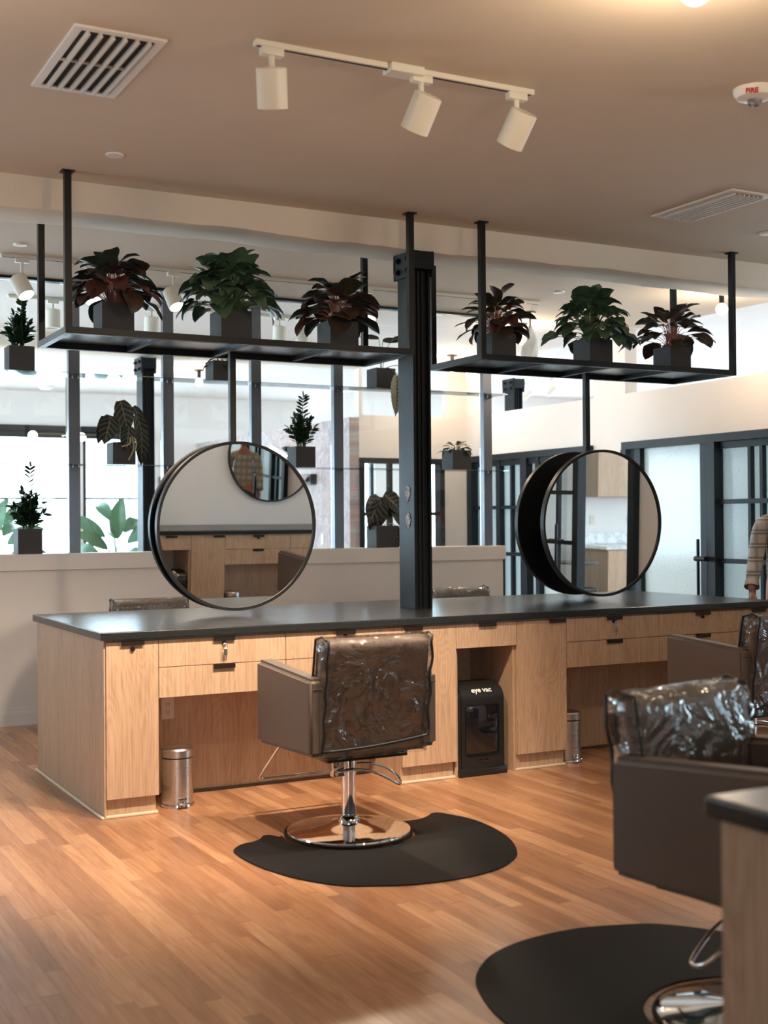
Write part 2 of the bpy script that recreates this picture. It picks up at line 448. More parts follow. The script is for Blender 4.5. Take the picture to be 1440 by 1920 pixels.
# west wall (left) with big windows
wl = [(.1, .9, 1.0, 2.4), (3.8, 6.3, .3, 3.0), (6.7, 9.2, .3, 3.0), (9.5, 11., .3, 3.0)]
b = new_bm(); holes_wall(b, 'X', XL - .2, XL, YB, YF, 0, ZC, wl); struct('wall_left', b, 'wall')
wf = [(-2.6, -.6, .75, 2.74), (-.4, 1.5, .75, 2.74), (1.62, 2.76, .75, 2.74), (2.86, 3.79, .75, 2.74)]
b = new_bm(); holes_wall(b, 'Y', YF, YF + .2, XL - .2, 12.2, 0, 3.5, wf + [(5.2, 7.4, .9, 2.55), (8., 11., .9, 2.9)]); struct('wall_far', b, 'wall')
b = new_bm(); holes_wall(b, 'Y', YB - .2, YB, XL - .2, 12.2, 0, 3.5, [(-3.3, -2.4, 1.1, 2.3)]); struct('wall_behind', b, 'wall')  # the opening is for an unseen window, added for its light
# right wall X = XR
dA = (.55, 3.476, 0, 2.175); dB = (3.98, 6.24, 0, 2.175); dC = (-4.5, -2.15, 0, 2.175)
cl = [(3.969, 6.05, 2.64, ZC), (-.5, 3.48, 2.64, ZC), (-4.2, -1.2, 2.64, ZC)]
b = new_bm(); holes_wall(b, 'X', XR, XR + .14, YB, YW + .12, 0, ZC, [dA, dB, dC] + cl); struct('wall_right', b, 'wallR')
# inner back wall with a window
b = new_bm(); holes_wall(b, 'Y', YW, YW + .12, XW + .12, XR, 0, ZC, [(4.62, 5.70, .3, 2.15), (4.66, 5.75, 2.62, ZC)]); struct('wall_inner', b, 'wallR')
b = new_bm(); box(b, XW, XW + .12, YW, YF, 0, 2.59); struct('wall_papered', b, 'paper')
# east outer wall, mostly windows
we = [(-8, -5.2, .6, 2.7), (-4.0, -1.4, .6, 2.7), (0., 2.4, .6, 2.7), (3.8, 6.2, .6, 2.7), (7.6, 10., .6, 2.7)]
b = new_bm(); holes_wall(b, 'X', 12, 12.2, YB, YF, 0, 3.5, we); struct('wall_east', b, 'wall')
# wall of the second station
YS = -4.2; SD = .62
b = new_bm(); box(b, .0, XR, YS - SD - .14, YS - SD - .012, 0, ZC); struct('wall_station', b, 'wall')

def window(name, axis, p, u0, u1, z0, z1, rails=(), mull=(), fw=.05, depth=.08, mat_f='frame', glass='winglass', th=.02):
    root = bpy.data.objects.new(name, None); COL.objects.link(root); root['kind'] = 'structure'
    bm = new_bm()
    def bb(a, c, d, e, dd=depth):
        if axis == 'X': box(bm, p - dd / 2, p + dd / 2, a, c, d, e)
        else: box(bm, a, c, p - dd / 2, p + dd / 2, d, e)
    bb(u0, u0 + fw, z0, z1); bb(u1 - fw, u1, z0, z1); bb(u0 + fw, u1 - fw, z1 - fw, z1); bb(u0 + fw, u1 - fw, z0, z0 + fw)
    for r in rails: bb(u0 + fw, u1 - fw, r - th, r + th, depth * .7)
    for q in mull: bb(q - th, q + th, z0 + fw, z1 - fw, depth * .6)
    obj('window_frame', bm, mat_f, root)
    g = new_bm()
    if axis == 'X': box(g, p - .004, p + .004, u0 + fw * .5, u1 - fw * .5, z0 + fw * .5, z1 - fw * .5)
    else: box(g, u0 + fw * .5, u1 - fw * .5, p - .004, p + .004, z0 + fw * .5, z1 - fw * .5)
    obj('pane', g, glass, root); return root
n = 0
for (a, c, z0, z1) in wl: n += 1; window('window_%d' % n, 'X', XL - .1, a, c, z0, z1, (1.6,))
for (a, c, z0, z1) in wf:
    n += 1; r = window('window_%d' % n, 'Y', YF + .08, a, c, z0, z1, (1.80,), fw=.055, th=.014)
    bm = new_bm(); box(bm, a - .03, c + .03, YF - .07, YF + .02, 2.62, 2.70, .01); box(bm, a - .03, c + .03, YF - .05, YF + .02, 2.71, 2.79, .005); obj('roller_shade', bm, 'frame', r)
for (a, c, z0, z1) in we: n += 1; window('window_%d' % n, 'X', 12.1, a, c, z0, z1)
for a, c, zt in ((5.2, 7.4, 2.55), (8., 11., 2.9)): n += 1; window('window_%d' % n, 'Y', YF + .1, a, c, .9, zt)
for a, c in ((-3.3, -2.4),): n += 1; window('window_%d' % n, 'Y', YB - .1, a, c, 1.1, 2.3)  # unseen window behind the camera, added for daylight and glints on the chairs
n += 1; window('window_%d' % n, 'Y', YW + .05, 4.62, 5.70, .3, 2.15, (1.53, .75), (5.02, 5.34), fw=.06, depth=.13)

# glazed door sets in the right wall
def door_set(name, y0, y1, top, posts, leaves, rails, muntins, panes, knobs=()):
    """posts: (y0,y1,depth) uprights; panes: (y0,y1,material)"""
    root = bpy.data.objects.new(name, None); COL.objects.link(root); root['kind'] = 'structure'
    bm = new_bm()
    box(bm, XR - .06, XR + .10, y0, y1, top - .07, top)
    for a, c, d in posts: box(bm, XR - d, XR + .08, a, c, 0, top - .07)
    box(bm, XR - .02, XR + .08, y0, y1, 0, .06)
    obj('door_frame', bm, 'frame', root)
    bm = new_bm()
    for a, c in leaves:
        box(bm, XR - .03, XR + .02, a, c, top - .13, top - .075)
        box(bm, XR - .03, XR + .02, a, c, .07, .20)
        for z in rails: box(bm, XR - .03, XR + .02, a, c, z - .02, z + .02)
    for q in muntins: box(bm, XR - .028, XR + .018, q - .017, q + .017, .1, top - .07)
    obj('door_muntins', bm, 'frame', root)
    for a, c, mm in panes:
        g = new_bm(); box(g, XR + .022, XR + .030, a, c, .06, top - .07); obj('door_pane', g, mm, root)
    for (y, z) in knobs:
        h = new_bm(); cyl(h, (XR - .12, y, .35), (XR - .12, y, z + .17), .014, n=12); obj('door_handle', h, 'black', root, 'auto')
        h = new_bm(); cyl(h, (XR - .03, y, z), (XR - .125, y, z), .016, n=12); cyl(h, (XR - .125, y - .10, z), (XR - .125, y + .03, z), .022, n=14); cyl(h, (XR - .03, y, .5), (XR - .125, y, .5), .012, n=12); obj('door_handle_bracket', h, 'black', root, 'auto')
    return root
door_set('door_1', dA[0], dA[1], 2.175, [(3.40, 3.476, .07), (3.24, 3.32, .03), (2.345, 2.42, .04), (2.20, 2.30, .08), (.55, .65, .07), (1.10, 1.18, .05)],
         [(.65, 2.2), (2.30, 2.345)], (1.59, 1.083), (1.84, 1.705, .95), [(2.42, 3.26, 'frost'), (.65, 2.345, 'frostteal')], [(2.365, 1.10)])
door_set('door_2', dB[0], dB[1], 2.175, [(6.14, 6.24, .07), (5.60, 5.68, .04), (5.06, 5.18, .06), (4.86, 4.93, .04), (3.98, 4.08, .07)],
         [(5.18, 6.14), (4.08, 5.06)], (1.59, 1.083), (5.40, 4.45), [(5.18, 6.14, 'frostteal'), (4.08, 5.06, 'frost')], ())
dc = door_set('door_3', dC[0], dC[1], 2.175, [(-2.24, -2.15, .07), (-3.17, -3.08, .02), (-4.5, -4.4, .07)],
         [(-4.4, -3.14)], (1.59, 1.083), (-3.42,), [(-4.4, -3.14, 'glass')], [(-3.3, 1.10)])

# baseboards
def baseboard(name, pts):
    bm = new_bm()
    for (x0, x1, y0, y1, ax, s) in pts:
        if ax == 'Y':
            box(bm, x0, x1, y0 - s * .012, y0, 0, .10); box(bm, x0, x1, y0 - s * .018, y0, 0, .085); box(bm, x0, x1, y0 - s * .024, y0, .0, .018); box(bm, x0, x1, y0 - s * .008, y0, .10, .125)
        else:
            box(bm, x0 - s * .014, x0, y0, y1, 0, .12)
    struct(name, bm, 'trim')
baseboard('baseboard_partition', [(XL, 4.43, YH, 0, 'Y', 1)])
baseboard('baseboard_right', [(XR, 0, -2.15, .55, 'X', 1), (XR, 0, 3.476, 3.98, 'X', 1)])
baseboard('baseboard_far', [(XL, XW, YF, 0, 'Y', 1)])

# partition: half wall, cap, steel uprights, panes
b = new_bm(); box(b, XL, 4.43, YH, YH + .22, 0, LEDGE - .12); struct('wall_partition', b, 'wall')
b = new_bm(); box(b, XL, 4.45, YH - .02, YH + .24, LEDGE - .12, LEDGE, .006); struct('trim_3', b, 'trim')
px = [.725 + .7275 * k for k in range(-6, 6)]
b = new_bm(); box(b, XL, 4.45, YH + .115, YH + .185, ZC - .02, ZC)
struct('trim_4', b, 'frame')
part = thing('plant_partition', 'grey steel uprights and clear glass standing on the white half wall', 'partition', (0, YH + .12, LEDGE))
def local(o): o.location = -part.location; o.parent = part
for x in px:
    bm = new_bm()
    prof = [(x - .042, .055), (x - .042, 0), (x + .042, 0), (x + .042, .055), (x + .034, .055), (x + .034, .008), (x - .034, .008), (x - .034, .055)]
    extrude_poly(bm, [(a_, YH + .12 + b2, LEDGE) for a_, b2 in prof], (0, 0, ZC - .02 - LEDGE))
    o = obj('steel_upright', bm, 'post', None, mats=['post', 'frame']); local(o)
    for p in o.data.polygons:
        if p.center.x > x + .0335: p.material_index = 1
for a, c in zip(px, px[1:]):
    if c < -.8: continue
    bm = new_bm(); box(bm, a + .045, c - .045, YH + .176, YH + .181, LEDGE + .002, ZC - .022)
    local(obj('glass_panel', bm, 'glass'))
# glass shelves run in front of the uprights
def pins(root, z):
    for x in px:
        if x < -.9: continue
        for dx in (-.022, .022):
            bm = new_bm(); cyl(bm, (x + dx, YH + .119, z - .012), (x + dx, YH + .085, z - .012), .006, n=8)
            obj('shelf_pin', bm, 'chrome', root, 'auto')
for z, w in ((2.535, 'upper'), (1.876, 'lower')):
    t = thing('glass_shelf', '%s long glass shelf carrying square plant pots on the partition' % w, 'shelf', (0, 0, 0))
    bm = new_bm(); box(bm, -.8, 4.42, YH - .12, YH + .117, z - .006, z, .001); obj('shelf_sheet', bm, 'shelfglass', t); pins(t, z)

# ------------------------------------------------------------------ steel columns (I section)
def column(name, x, y, label, rot=0., z0=0.):
    t = thing(name, label, 'column', (x, y, 0), rot)
    bm = new_bm(); hw = .055; hd = .095; tf = .012
    for s in (-1, 1): box(bm, s * hw - tf / 2, s * hw + tf / 2, -hd, hd, z0, 3.07, .002)
    box(bm, -hw, hw, -.006, .006, z0, 3.07)
    box(bm, -.018, -.010, -hd + .02, -.006, z0, 3.07); box(bm, .010, .018, -hd + .02, -.006, z0, 3.07)
    for s in (-1, 1): box(bm, -hw, hw, s * (hd - .045) - .012, s * (hd - .045) + .012, z0, 3.07)
    obj('shaft', bm, 'column', t)
    bm = new_bm()
    for s in (-1, 1): box(bm, s * (hw + .006), s * (hw + .02), -hd - .02, hd + .02, 2.92, 3.075, .002)
    box(bm, -hw - .02, hw + .02, -hd - .03, -hd - .002, 2.96, 3.07, .004); box(bm, -hw - .02, hw + .02, hd + .002, hd + .03, 2.96, 3.07, .004)
    obj('bracket_plate', bm, 'column', t)
    for sy in (-.06, .06):
        for sz in (2.96, 3.03):
            bm = new_bm(); cyl(bm, (-hw - .02, sy, sz), (-hw - .034, sy, sz), .019, n=6); cyl(bm, (-hw - .034, sy, sz), (-hw - .044, sy, sz), .011, n=12); obj('bolt', bm, 'chrome' if 0 else 'blacksteel', t, 'auto')
    return t
cA = column('steel_column', 2.14, .70, 'black steel column standing on the near counter, its paint chipped', z0=CZ)
for (z0, z1, pts) in ((1.56, 1.66, 0), (1.40, 1.49, 1)):
    bm = new_bm(); r = random.Random(z0 * 10); pr = []
    for k in range(14):
        a = 2 * PI * k / 14; pr.append((-.0625, -.02 + .030 * math.cos(a) * r.uniform(.7, 1.25), (z0 + z1) / 2 + .045 * math.sin(a) * r.uniform(.75, 1.2)))
    extrude_poly(bm, pr, (-.001, 0, 0)); o = obj('paint_chip', bm, 'chip', cA); o['label'] = 'bare grey patch of chipped paint'
column('steel_column', 2.13, 6.10, 'dark steel column in the far room beyond the left glass panels')
column('steel_column', 6.50, 6.12, 'dark steel column seen through the high opening above the right doors')

# ------------------------------------------------------------------ stations
def pull(parent, x, z, f=-1, w=.115, y=0.):
    bm = new_bm(); box(bm, x - w / 2, x + w / 2, y - .012, y + .002, z - .003, z); box(bm, x - w / 2, x + w / 2, y - .014, y - .011, z - .022, z)
    obj('handle', bm, 'bronze', parent)
def lock(parent, x, z, key=False):
    bm = new_bm(); cyl(bm, (x, -.001, z), (x, -.010, z), .011, n=16); obj('lock', bm, 'black', parent, 'auto')
    if key:
        bm = new_bm(); cyl(bm, (x, -.010, z), (x, -.020, z), .004, n=8); tube(bm, [(x + .012 * math.cos(a), -.020, z - .016 + .012 * math.sin(a)) for a in [2 * PI * k / 14 for k in range(14)]], .0018, 6, True)
        box(bm, x - .009, x + .012, -.024, -.021, z - .062, z - .030, .001); box(bm, x + .004, x + .008, -.022, -.019, z - .085, z - .060)
        obj('key', bm, 'steel', parent)
ZT = .862; ZS = .722; ZB = .57; ZD = .093
def front_panel(name, parent, x0, x1, z0, z1, g=.0015):
    bm = new_bm(); box(bm, x0 + g, x1 - g, 0, .019, z0 + g, z1 - g, .0012, 1); return obj(name, bm, 'oak', parent)
def door_cab(w, depth, label, group, px_=None, lk=False, knee=None):
    t = thing('door_cabinet', label, 'cabinet', group=group)
    bm = new_bm(); box(bm, .003, w - .003, .021, depth, ZD, ZT + .004); obj('carcass', bm, 'oak', t)
    d = front_panel('door', t, 0, w, ZD, ZT - .002); pull(d, px_ if px_ else w / 2, ZT)
    if lk: lock(d, w / 2, ZT - .04)
    bm = new_bm(); box(bm, .003, w - .01, .030, depth, 0, ZD); obj('plinth', bm, 'oak', t)
    bm = new_bm(); box(bm, -.0, w, .016, .030, 0, .014, .004); box(bm, w - .010, w, .030, .38, 0, .014, .003); obj('quarter_round', bm, 'quarter', t)
    return t
def drawer_cab(w, depth, label, group, key=False, back=.40, full=True):
    t = thing('drawer_cabinet', label, 'cabinet', group=group)
    bm = new_bm(); box(bm, .003, w - .003, .021, depth, ZB, ZT + .004); box(bm, .0, w, back, back + .02, 0, ZB)
    obj('carcass', bm, 'oak', t)
    a = front_panel('drawer', t, 0, w, ZS, ZT - .002); pull(a, w / 2 + .0, ZT); lock(a, w / 2, ZT - .045 + .012, key)
    c = front_panel('drawer', t, 0, w, ZB, ZS); pull(c, w / 2, ZS)
    bm = new_bm(); box(bm, 0, w, back - .014, back, 0, .014, .004); obj('quarter_round', bm, 'seam', t)
    return t
def niche_cab(w, depth, label, group):
    t = thing('open_cabinet', label, 'cabinet', group=group)
    bm = new_bm(); box(bm, .003, w - .003, .021, depth, ZS, ZT + .004); box(bm, 0, w, .48, .50, 0, ZS); box(bm, .0, .018, .021, .48, 0, ZS); box(bm, w - .018, w, .021, .48, 0, ZS)
    obj('carcass', bm, 'oak', t)
    a = front_panel('drawer', t, 0, w, ZS, ZT - .002); pull(a, w / 2, ZT)
    return t
MX = [.03, .295, .98, 1.668, 2.015, 2.42, 2.77, 3.467, 4.155, 4.405]
def station(oy, sgn, depth, where, grp):
    """sgn=-1: front faces -Y; sgn=+1: front faces +Y"""
    kinds = ['door', 'drawer', 'drawer', 'door', 'niche', 'door', 'drawer', 'drawer', 'door']
    words = {0: 'narrow oak door cabinet with a lock, at the left end', 1: 'oak two-drawer cabinet with a hanging key, first from the left', 2: 'oak two-drawer cabinet half hidden behind the taupe salon chair',
             3: 'oak door cabinet left of the black vacuum bin', 4: 'oak cabinet with one drawer above the vacuum bin niche', 5: 'oak door cabinet right of the black vacuum bin',
             6: 'oak two-drawer cabinet with a key, right of the vacuum bin', 7: 'oak two-drawer cabinet behind the right chair arm', 8: 'oak door cabinet at the right end'}
    for i, kd in enumerate(kinds):
        w = MX[i + 1] - MX[i]; lb = words[i] + where
        if kd == 'door': c = door_cab(w, depth, lb, grp, {3: .07, 5: w - .07}.get(i), i in (0, 8))
        elif kd == 'drawer': c = drawer_cab(w, depth, lb, grp, i in (1, 6))
        else: c = niche_cab(w, depth, lb, grp)
        if sgn < 0: c.location = (MX[i], oy, 0)
        else: c.location = (LEN - MX[i], oy, 0); c.rotation_euler = (0, 0, PI)
station(.025, -1, D - .05, ' of the island', 'oak cabinets of the island')
bm = new_bm(); box(bm, .022, .030, .033, D - .025, 0, ZT + .004); o = obj('end_panel', bm, 'oak'); tag(o, 'tall oak side panel closing the left end of the island', 'panel')
q = new_bm(); box(q, .006, .022, .030, D - .02, 0, .014, .005); obj('quarter_round', q, 'quarter', o)
bm = new_bm(); box(bm, 0, LEN, 0, D, ZT + .008, CZ, .005); tag(obj('countertop', bm, 'stone'), 'long black granite countertop of the island', 'countertop')
station(YS - .025, 1, SD - .04, ' of the near station', 'oak cabinets of the foreground station')
for o in list(bpy.data.objects):
    if o.get('group') == 'oak cabinets of the foreground station':
        o['label'] = o['label'].replace('at the left end', 'at the east end').replace('first from the left', 'second from the east end').replace('half hidden behind the taupe salon chair', 'third from the east end').replace('right of the', 'west of the').replace('left of the', 'east of the').replace('behind the right chair arm', 'behind the foreground chair').replace('at the right end', 'at the west corner')
bm = new_bm(); box(bm, .014, .024, YS - SD + .012, YS - .033, 0, ZT + .004); tag(obj('end_panel', bm, 'oak'), 'oak side panel of the counter at the lower right corner', 'panel')
bm = new_bm(); box(bm, 0, LEN, YS - SD + .01, YS, ZT + .008, CZ, .008, 3); tag(obj('countertop', bm, 'stone'), 'black granite countertop corner at the lower right of the picture', 'countertop')

# ------------------------------------------------------------------ round mirrors
def disc_mirror(name, parent, y, face, tilt=0., r=.478, z=1.418):
    """face=-1 mirror looks to -Y"""
    rt = thing(name, '', '', (0, 0, 0)) if False else bpy.data.objects.new(name, None)
    return rt
def mirror_parts(parent, y, s, r=.478, z=0., tilt=0., pfx=''):
    Rm = Matrix.Translation((0, y, z)) @ Matrix.Rotation(tilt, 4, 'X')
    def T(bm):
        bmesh.ops.transform(bm, matrix=Rm, verts=bm.verts)
        return bm
    # ring frame
    bm = new_bm(); n = 96; prof = [(r - .016, -.012), (r, -.014), (r + .001, .022), (r - .005, .024), (r - .016, .022)]
    rings = []
    for k in range(n):
        a = 2 * PI * k / n
        rings.append([bm.verts.new((q * math.cos(a), s * -1 * w * -1 if s > 0 else w, q * math.sin(a))) for q, w in prof])
    for A, B in zip(rings, rings[1:] + rings[:1]):
        for k in range(len(prof)): k2 = (k + 1) % len(prof); bm.faces.new((A[k], B[k], B[k2], A[k2]))
    if s > 0:
        for v in bm.verts: v.co.y = -v.co.y
    obj('mirror_frame', T(bm), 'black', parent, 'auto')
    bm = new_bm(); vs = [bm.verts.new(((r - .012) * math.cos(2 * PI * k / n), s * .004, (r - .012) * math.sin(2 * PI * k / n))) for k in range(n)]
    f = bm.faces.new(vs); e = bmesh.ops.extrude_face_region(bm, geom=[f])
    for g in e['geom']:
        if isinstance(g, bmesh.types.BMVert): g.co.y -= s * .005
    obj('mirror_glass', T(bm), 'mirror', parent)
    bm = new_bm(); vs = [bm.verts.new(((r - .012) * math.cos(2 * PI * k / n), -s * .012, (r - .012) * math.sin(2 * PI * k / n))) for k in range(n)]
    f = bm.faces.new(vs); e = bmesh.ops.extrude_face_region(bm, geom=[f])
    for g in e['geom']:
        if isinstance(g, bmesh.types.BMVert): g.co.y += s * .006
    obj('mirror_back', T(bm), 'black', parent)
def hung_mirror(x, label, gapf, gapr, tf, tr):
    t = thing('hanging_mirror', label, 'mirror', (x, .74, 1.418), group='pairs of round mirrors hung over the island')
    mirror_parts(t, -gapf, -1, tilt=tf); mirror_parts(t, gapr, 1, tilt=tr)
    bm = new_bm(); box(bm, -.0175, .0175, -.0175, .0175, .44, .996, .001); obj('hanging_rod', bm, 'blacksteel', t)
    bm = new_bm(); box(bm, -.03, .03, -gapf + .018, gapr - .018, -.06, .06, .001); box(bm, -.0165, .0165, -.0165, .0165, .055, .45); obj('bracket', bm, 'black', t)
    return t
hung_mirror(.968, 'round black framed mirror hung above the left half of the island', .078, .055, math.radians(2.7), 0)
hung_mirror(3.469, 'round black framed mirror hung above the right half of the island', .165, .135, math.radians(1.0), 0)
for x, lb in ((.98, 'round black framed mirror on the foreground station wall, near its west end'), (3.47, 'round black framed mirror on the foreground station wall, reflected in the left hanging mirror')):
    t = thing('wall_mirror', lb, 'mirror', (x, YS - SD + .016, 1.62)); mirror_parts(t, 0.0, 1)

# ------------------------------------------------------------------ hanging plant shelves
def plant_shelf(x0, x1, label):
    y0, y1 = .425, 1.054; z = 2.414; t = thing('hanging_shelf', label, 'shelf', (x0, y0, z), group='black steel plant shelves hung over the island')
    L = x1 - x0; W = y1 - y0; s = .035
    bm = new_bm()
    box(bm, 0, L, 0, s, 0, s); box(bm, 0, L, W - s, W, 0, s); box(bm, 0, s, s, W - s, 0, s); box(bm, L - s, L, s, W - s, 0, s)
    obj('shelf_rim', bm, 'blacksteel', t)
    for k in range(1, 4):
        bm = new_bm(); box(bm, L * k / 4 - .016, L * k / 4 + .016, s, W - s, .004, .028); obj('cross_bar', bm, 'blacksteel', t)
    bm = new_bm(); box(bm, s * .5, L - s * .5, s * .5, W - s * .5, .0285, .034); obj('shelf_sheet', bm, 'tray', t)
    for (x, y) in ((0, 0), (L - s, 0), (0, W - s), (L - s, W - s)):
        bm = new_bm(); box(bm, x, x + s, y, y + s, s, ZC - z - .006); p = obj('hanging_post', bm, 'blacksteel', t)
        bm = new_bm(); box(bm, x - .014, x + s + .014, y - .014, y + s + .014, ZC - z - .008, ZC - z); obj('ceiling_plate', bm, 'blacksteel', p)
    return t
plant_shelf(-.058, 1.99, 'black steel hanging shelf with three potted plants, left of the column')
plant_shelf(2.452, 4.497, 'black steel hanging shelf with three potted plants, right of the column')

# ------------------------------------------------------------------ salon chairs
def make_chair():
    t = thing('salon_chair', 'chair', 'chair')
    def arm(s):
        bm = new_bm(); x0, x1 = (-.318, -.228) if s < 0 else (.228, .318)
        vs = box(bm, x0, x1, -.272, .33, .41, .745)
        for v in vs:
            if v.co.y > 0: v.co.z += .035 if v.co.z > .6 else -.02
        bmesh.ops.bevel(bm, geom=list(bm.edges), offset=.018, segments=3, affect='EDGES')
        a = obj('armrest', bm, 'taupe', t, 'auto')
        bm = new_bm()
        xm = (x0 + x1) / 2
        tube(bm, [(xm, -.2725, .43), (xm, -.2725, .700)], .0022, 6)
        tube(bm, [(x0 + .01, -.2725, .702), (x1 - .01, -.2725, .702)], .0022, 6)
        obj('seam', bm, 'seam', a)
    arm(-1); arm(1)
    bm = new_bm(); box(bm, -.226, .226, -.20, .335, .395, .52, .03, 3); obj('seat', bm, 'taupe', t, 'auto')
    bm = new_bm(); box(bm, -.20, .20, -.20, .28, .365, .395); obj('seat_frame', bm, 'black', t)
    # backrest: leans back, slightly rolled top
    def backshape(g, name, m, noise=0., cut=False):
        bm = new_bm(); nx, nz = 20, 28; W = .252 + g; z0, z1 = .40 - g, .915 + g
        F = {}; rnd = random.Random(5)
        def lean(z): return -.205 - .062 * max(0, (z - .42) / .5) ** 1.2
        def pt(u, v, side):
            x = -W + 2 * W * u; z = z0 + (z1 - z0) * v
            th = .052 + g
            rr = 1.
            e = min(1, (1 - v) * (z1 - z0) / .05)
            if e < 1: rr = math.sqrt(max(0, 1 - (1 - e) ** 2))
            y = lean(z) + side * th * (.30 + .70 * rr)
            if noise:
                y += side * noise * (math.sin(u * 19 + v * 7) * math.sin(v * 13 + u * 5) + .6 * math.sin(u * 43 - v * 29)) * .5
                if side < 0: y -= .012 * math.sin(v * 3.1) * 0
                x *= 1 + noise * .9 * math.sin(v * 23)
            return Vector((x, y, z))
        for side in (-1, 1):
            for i in range(nx + 1):
                for j in range(nz + 1): F[(side, i, j)] = bm.verts.new(pt(i / nx, j / nz, side))
            for i in range(nx):
                for j in range(nz):
                    q = [F[(side, i, j)], F[(side, i + 1, j)], F[(side, i + 1, j + 1)], F[(side, i, j + 1)]]
                    bm.faces.new(q)
        for j in range(nz):
            for i in (0, nx): bm.faces.new([F[(-1, i, j)], F[(1, i, j)], F[(1, i, j + 1)], F[(-1, i, j + 1)]])
        for i in range(nx):
            bm.faces.new([F[(-1, i, nz)], F[(-1, i + 1, nz)], F[(1, i + 1, nz)], F[(1, i, nz)]])
            if not cut: bm.faces.new([F[(-1, i, 0)], F[(-1, i + 1, 0)], F[(1, i + 1, 0)], F[(1, i, 0)]])
        return obj(name, bm, m, t, True)
    backshape(0., 'backrest', 'taupe')
    w = backshape(.010, 'plastic_cover', 'wrap', .007, True); w['label'] = 'clear crinkled plastic cover'
    # black binding of the cover
    bm = new_bm()
    def lean(z): return -.205 - .062 * max(0, (z - .42) / .5) ** 1.2
    for side in (-1,):
        pts = []
        for k in range(15):
            z = .915 - (.915 - .43) * k / 14; pts.append((-.258 + .004 * math.sin(k * 1.7), lean(z) - .073, z))
        for k in range(1, 14):
            pts.append((-.258 + .516 * k / 14, lean(.43 + .03 * (k / 14) ** 3) - .073, .43 + .035 * (k / 14) ** 2.2))
        for k in range(15):
            z = .465 + (.915 - .465) * k / 14; pts.append((.258 + .006 * math.sin(k * 1.3), lean(z) - .073, z))
        tube(bm, pts, .0065, 8)
        pts = [(-.262, lean(.915) - .062, .915), (-.263, lean(.93) - .02, .928), (-.263, lean(.915) + .045, .915), (-.264, lean(.7) + .055, .7), (-.264, lean(.55) + .055, .55)]
        tube(bm, pts, .0055, 7)
        pts = [(-p[0], p[1], p[2]) for p in pts]; tube(bm, pts, .004, 7)
    bd = obj('cover_binding', bm, 'piping', w, True); bd['label'] = 'black edge binding'
    bm = new_bm(); cyl(bm, (0, 0, .04), (0, 0, .27), .034, n=32); cyl(bm, (0, 0, .27), (0, 0, .355), .037, n=32); cyl(bm, (0, 0, .355), (0, 0, .366), .022, n=24); lathe(bm, [(.0, .05), (.05, .05), (.052, .06), (.046, .07), (.037, .078), (.037, .085), (0, .085)], n=32)
    obj('pump_column', bm, 'chrome', t, 'auto')
    bm = new_bm(); lathe(bm, [(0, .0), (.285, .0), (.288, .006), (.284, .016), (.262, .022), (.18, .030), (.10, .040), (.06, .052), (0, .052)], n=72); obj('base_plate', bm, 'chrome', t, 'auto')
    bm = new_bm(); tube(bm, [(.292 * math.cos(2 * PI * k / 72), .292 * math.sin(2 * PI * k / 72), .006) for k in range(72)], .006, 8, True); obj('base_ring', bm, 'rubber', t, True)
    bm = new_bm(); box(bm, -.085, -.03, -.02, .02, .26, .345, .004); cyl(bm, (-.07, -.024, .275), (-.07, .024, .275), .008, n=10); obj('pump_bracket', bm, 'chrome', t, 'auto')
    bm = new_bm(); pts = smooth_path([(-.07, -.03, .285), (.02, -.05, .292), (.10, -.06, .275), (.17, -.06, .240), (.235, -.05, .205), (.262, -.02, .205), (.27, .025, .225), (.23, .05, .262), (.15, .05, .29), (.05, .045, .30), (-.02, .035, .296)], 5)
    tube(bm, pts, .0062, 8); obj('foot_lever', bm, 'chrome', t, True)
    bm = new_bm()
    pts = smooth_path([(-.17, .30, .40), (-.175, .36, .37), (-.225, .50, .20), (-.215, .52, .178), (-.18, .525, .175), (.0, .525, .175), (.18, .525, .175), (.215, .52, .178), (.225, .50, .20), (.175, .36, .37), (.17, .30, .40)], 5)
    tube(bm, pts, .0085, 10); obj('footrest', bm, 'chrome', t, True)
    return t
chair = make_chair()
chair.location = (.925, -.81, .012); chair['label'] = 'taupe salon chair on the round black mat in the centre, seen from behind'
GR = 'taupe hydraulic salon chairs with plastic covered backs'
chair['group'] = GR
dup(chair, (3.40, -.81, .012), 0, 'taupe salon chair at the right half of the island, cut by the picture edge', GR)
dup(chair, (.968, -3.345, .012), PI + math.radians(11), 'taupe salon chair in the lower right foreground, beside the dark counter corner', GR)
dup(chair, (1.01, 2.18, .0), PI, 'salon chair behind the island, only its wrapped top visible left of the left mirror', GR)
dup(chair, (3.49, 2.18, .0), PI, 'salon chair behind the island, only its wrapped top visible right of the column', GR)
dup(chair, (3.40, -3.30, .0), PI - math.radians(10), 'salon chair outside the picture at the east end of the foreground station', GR)

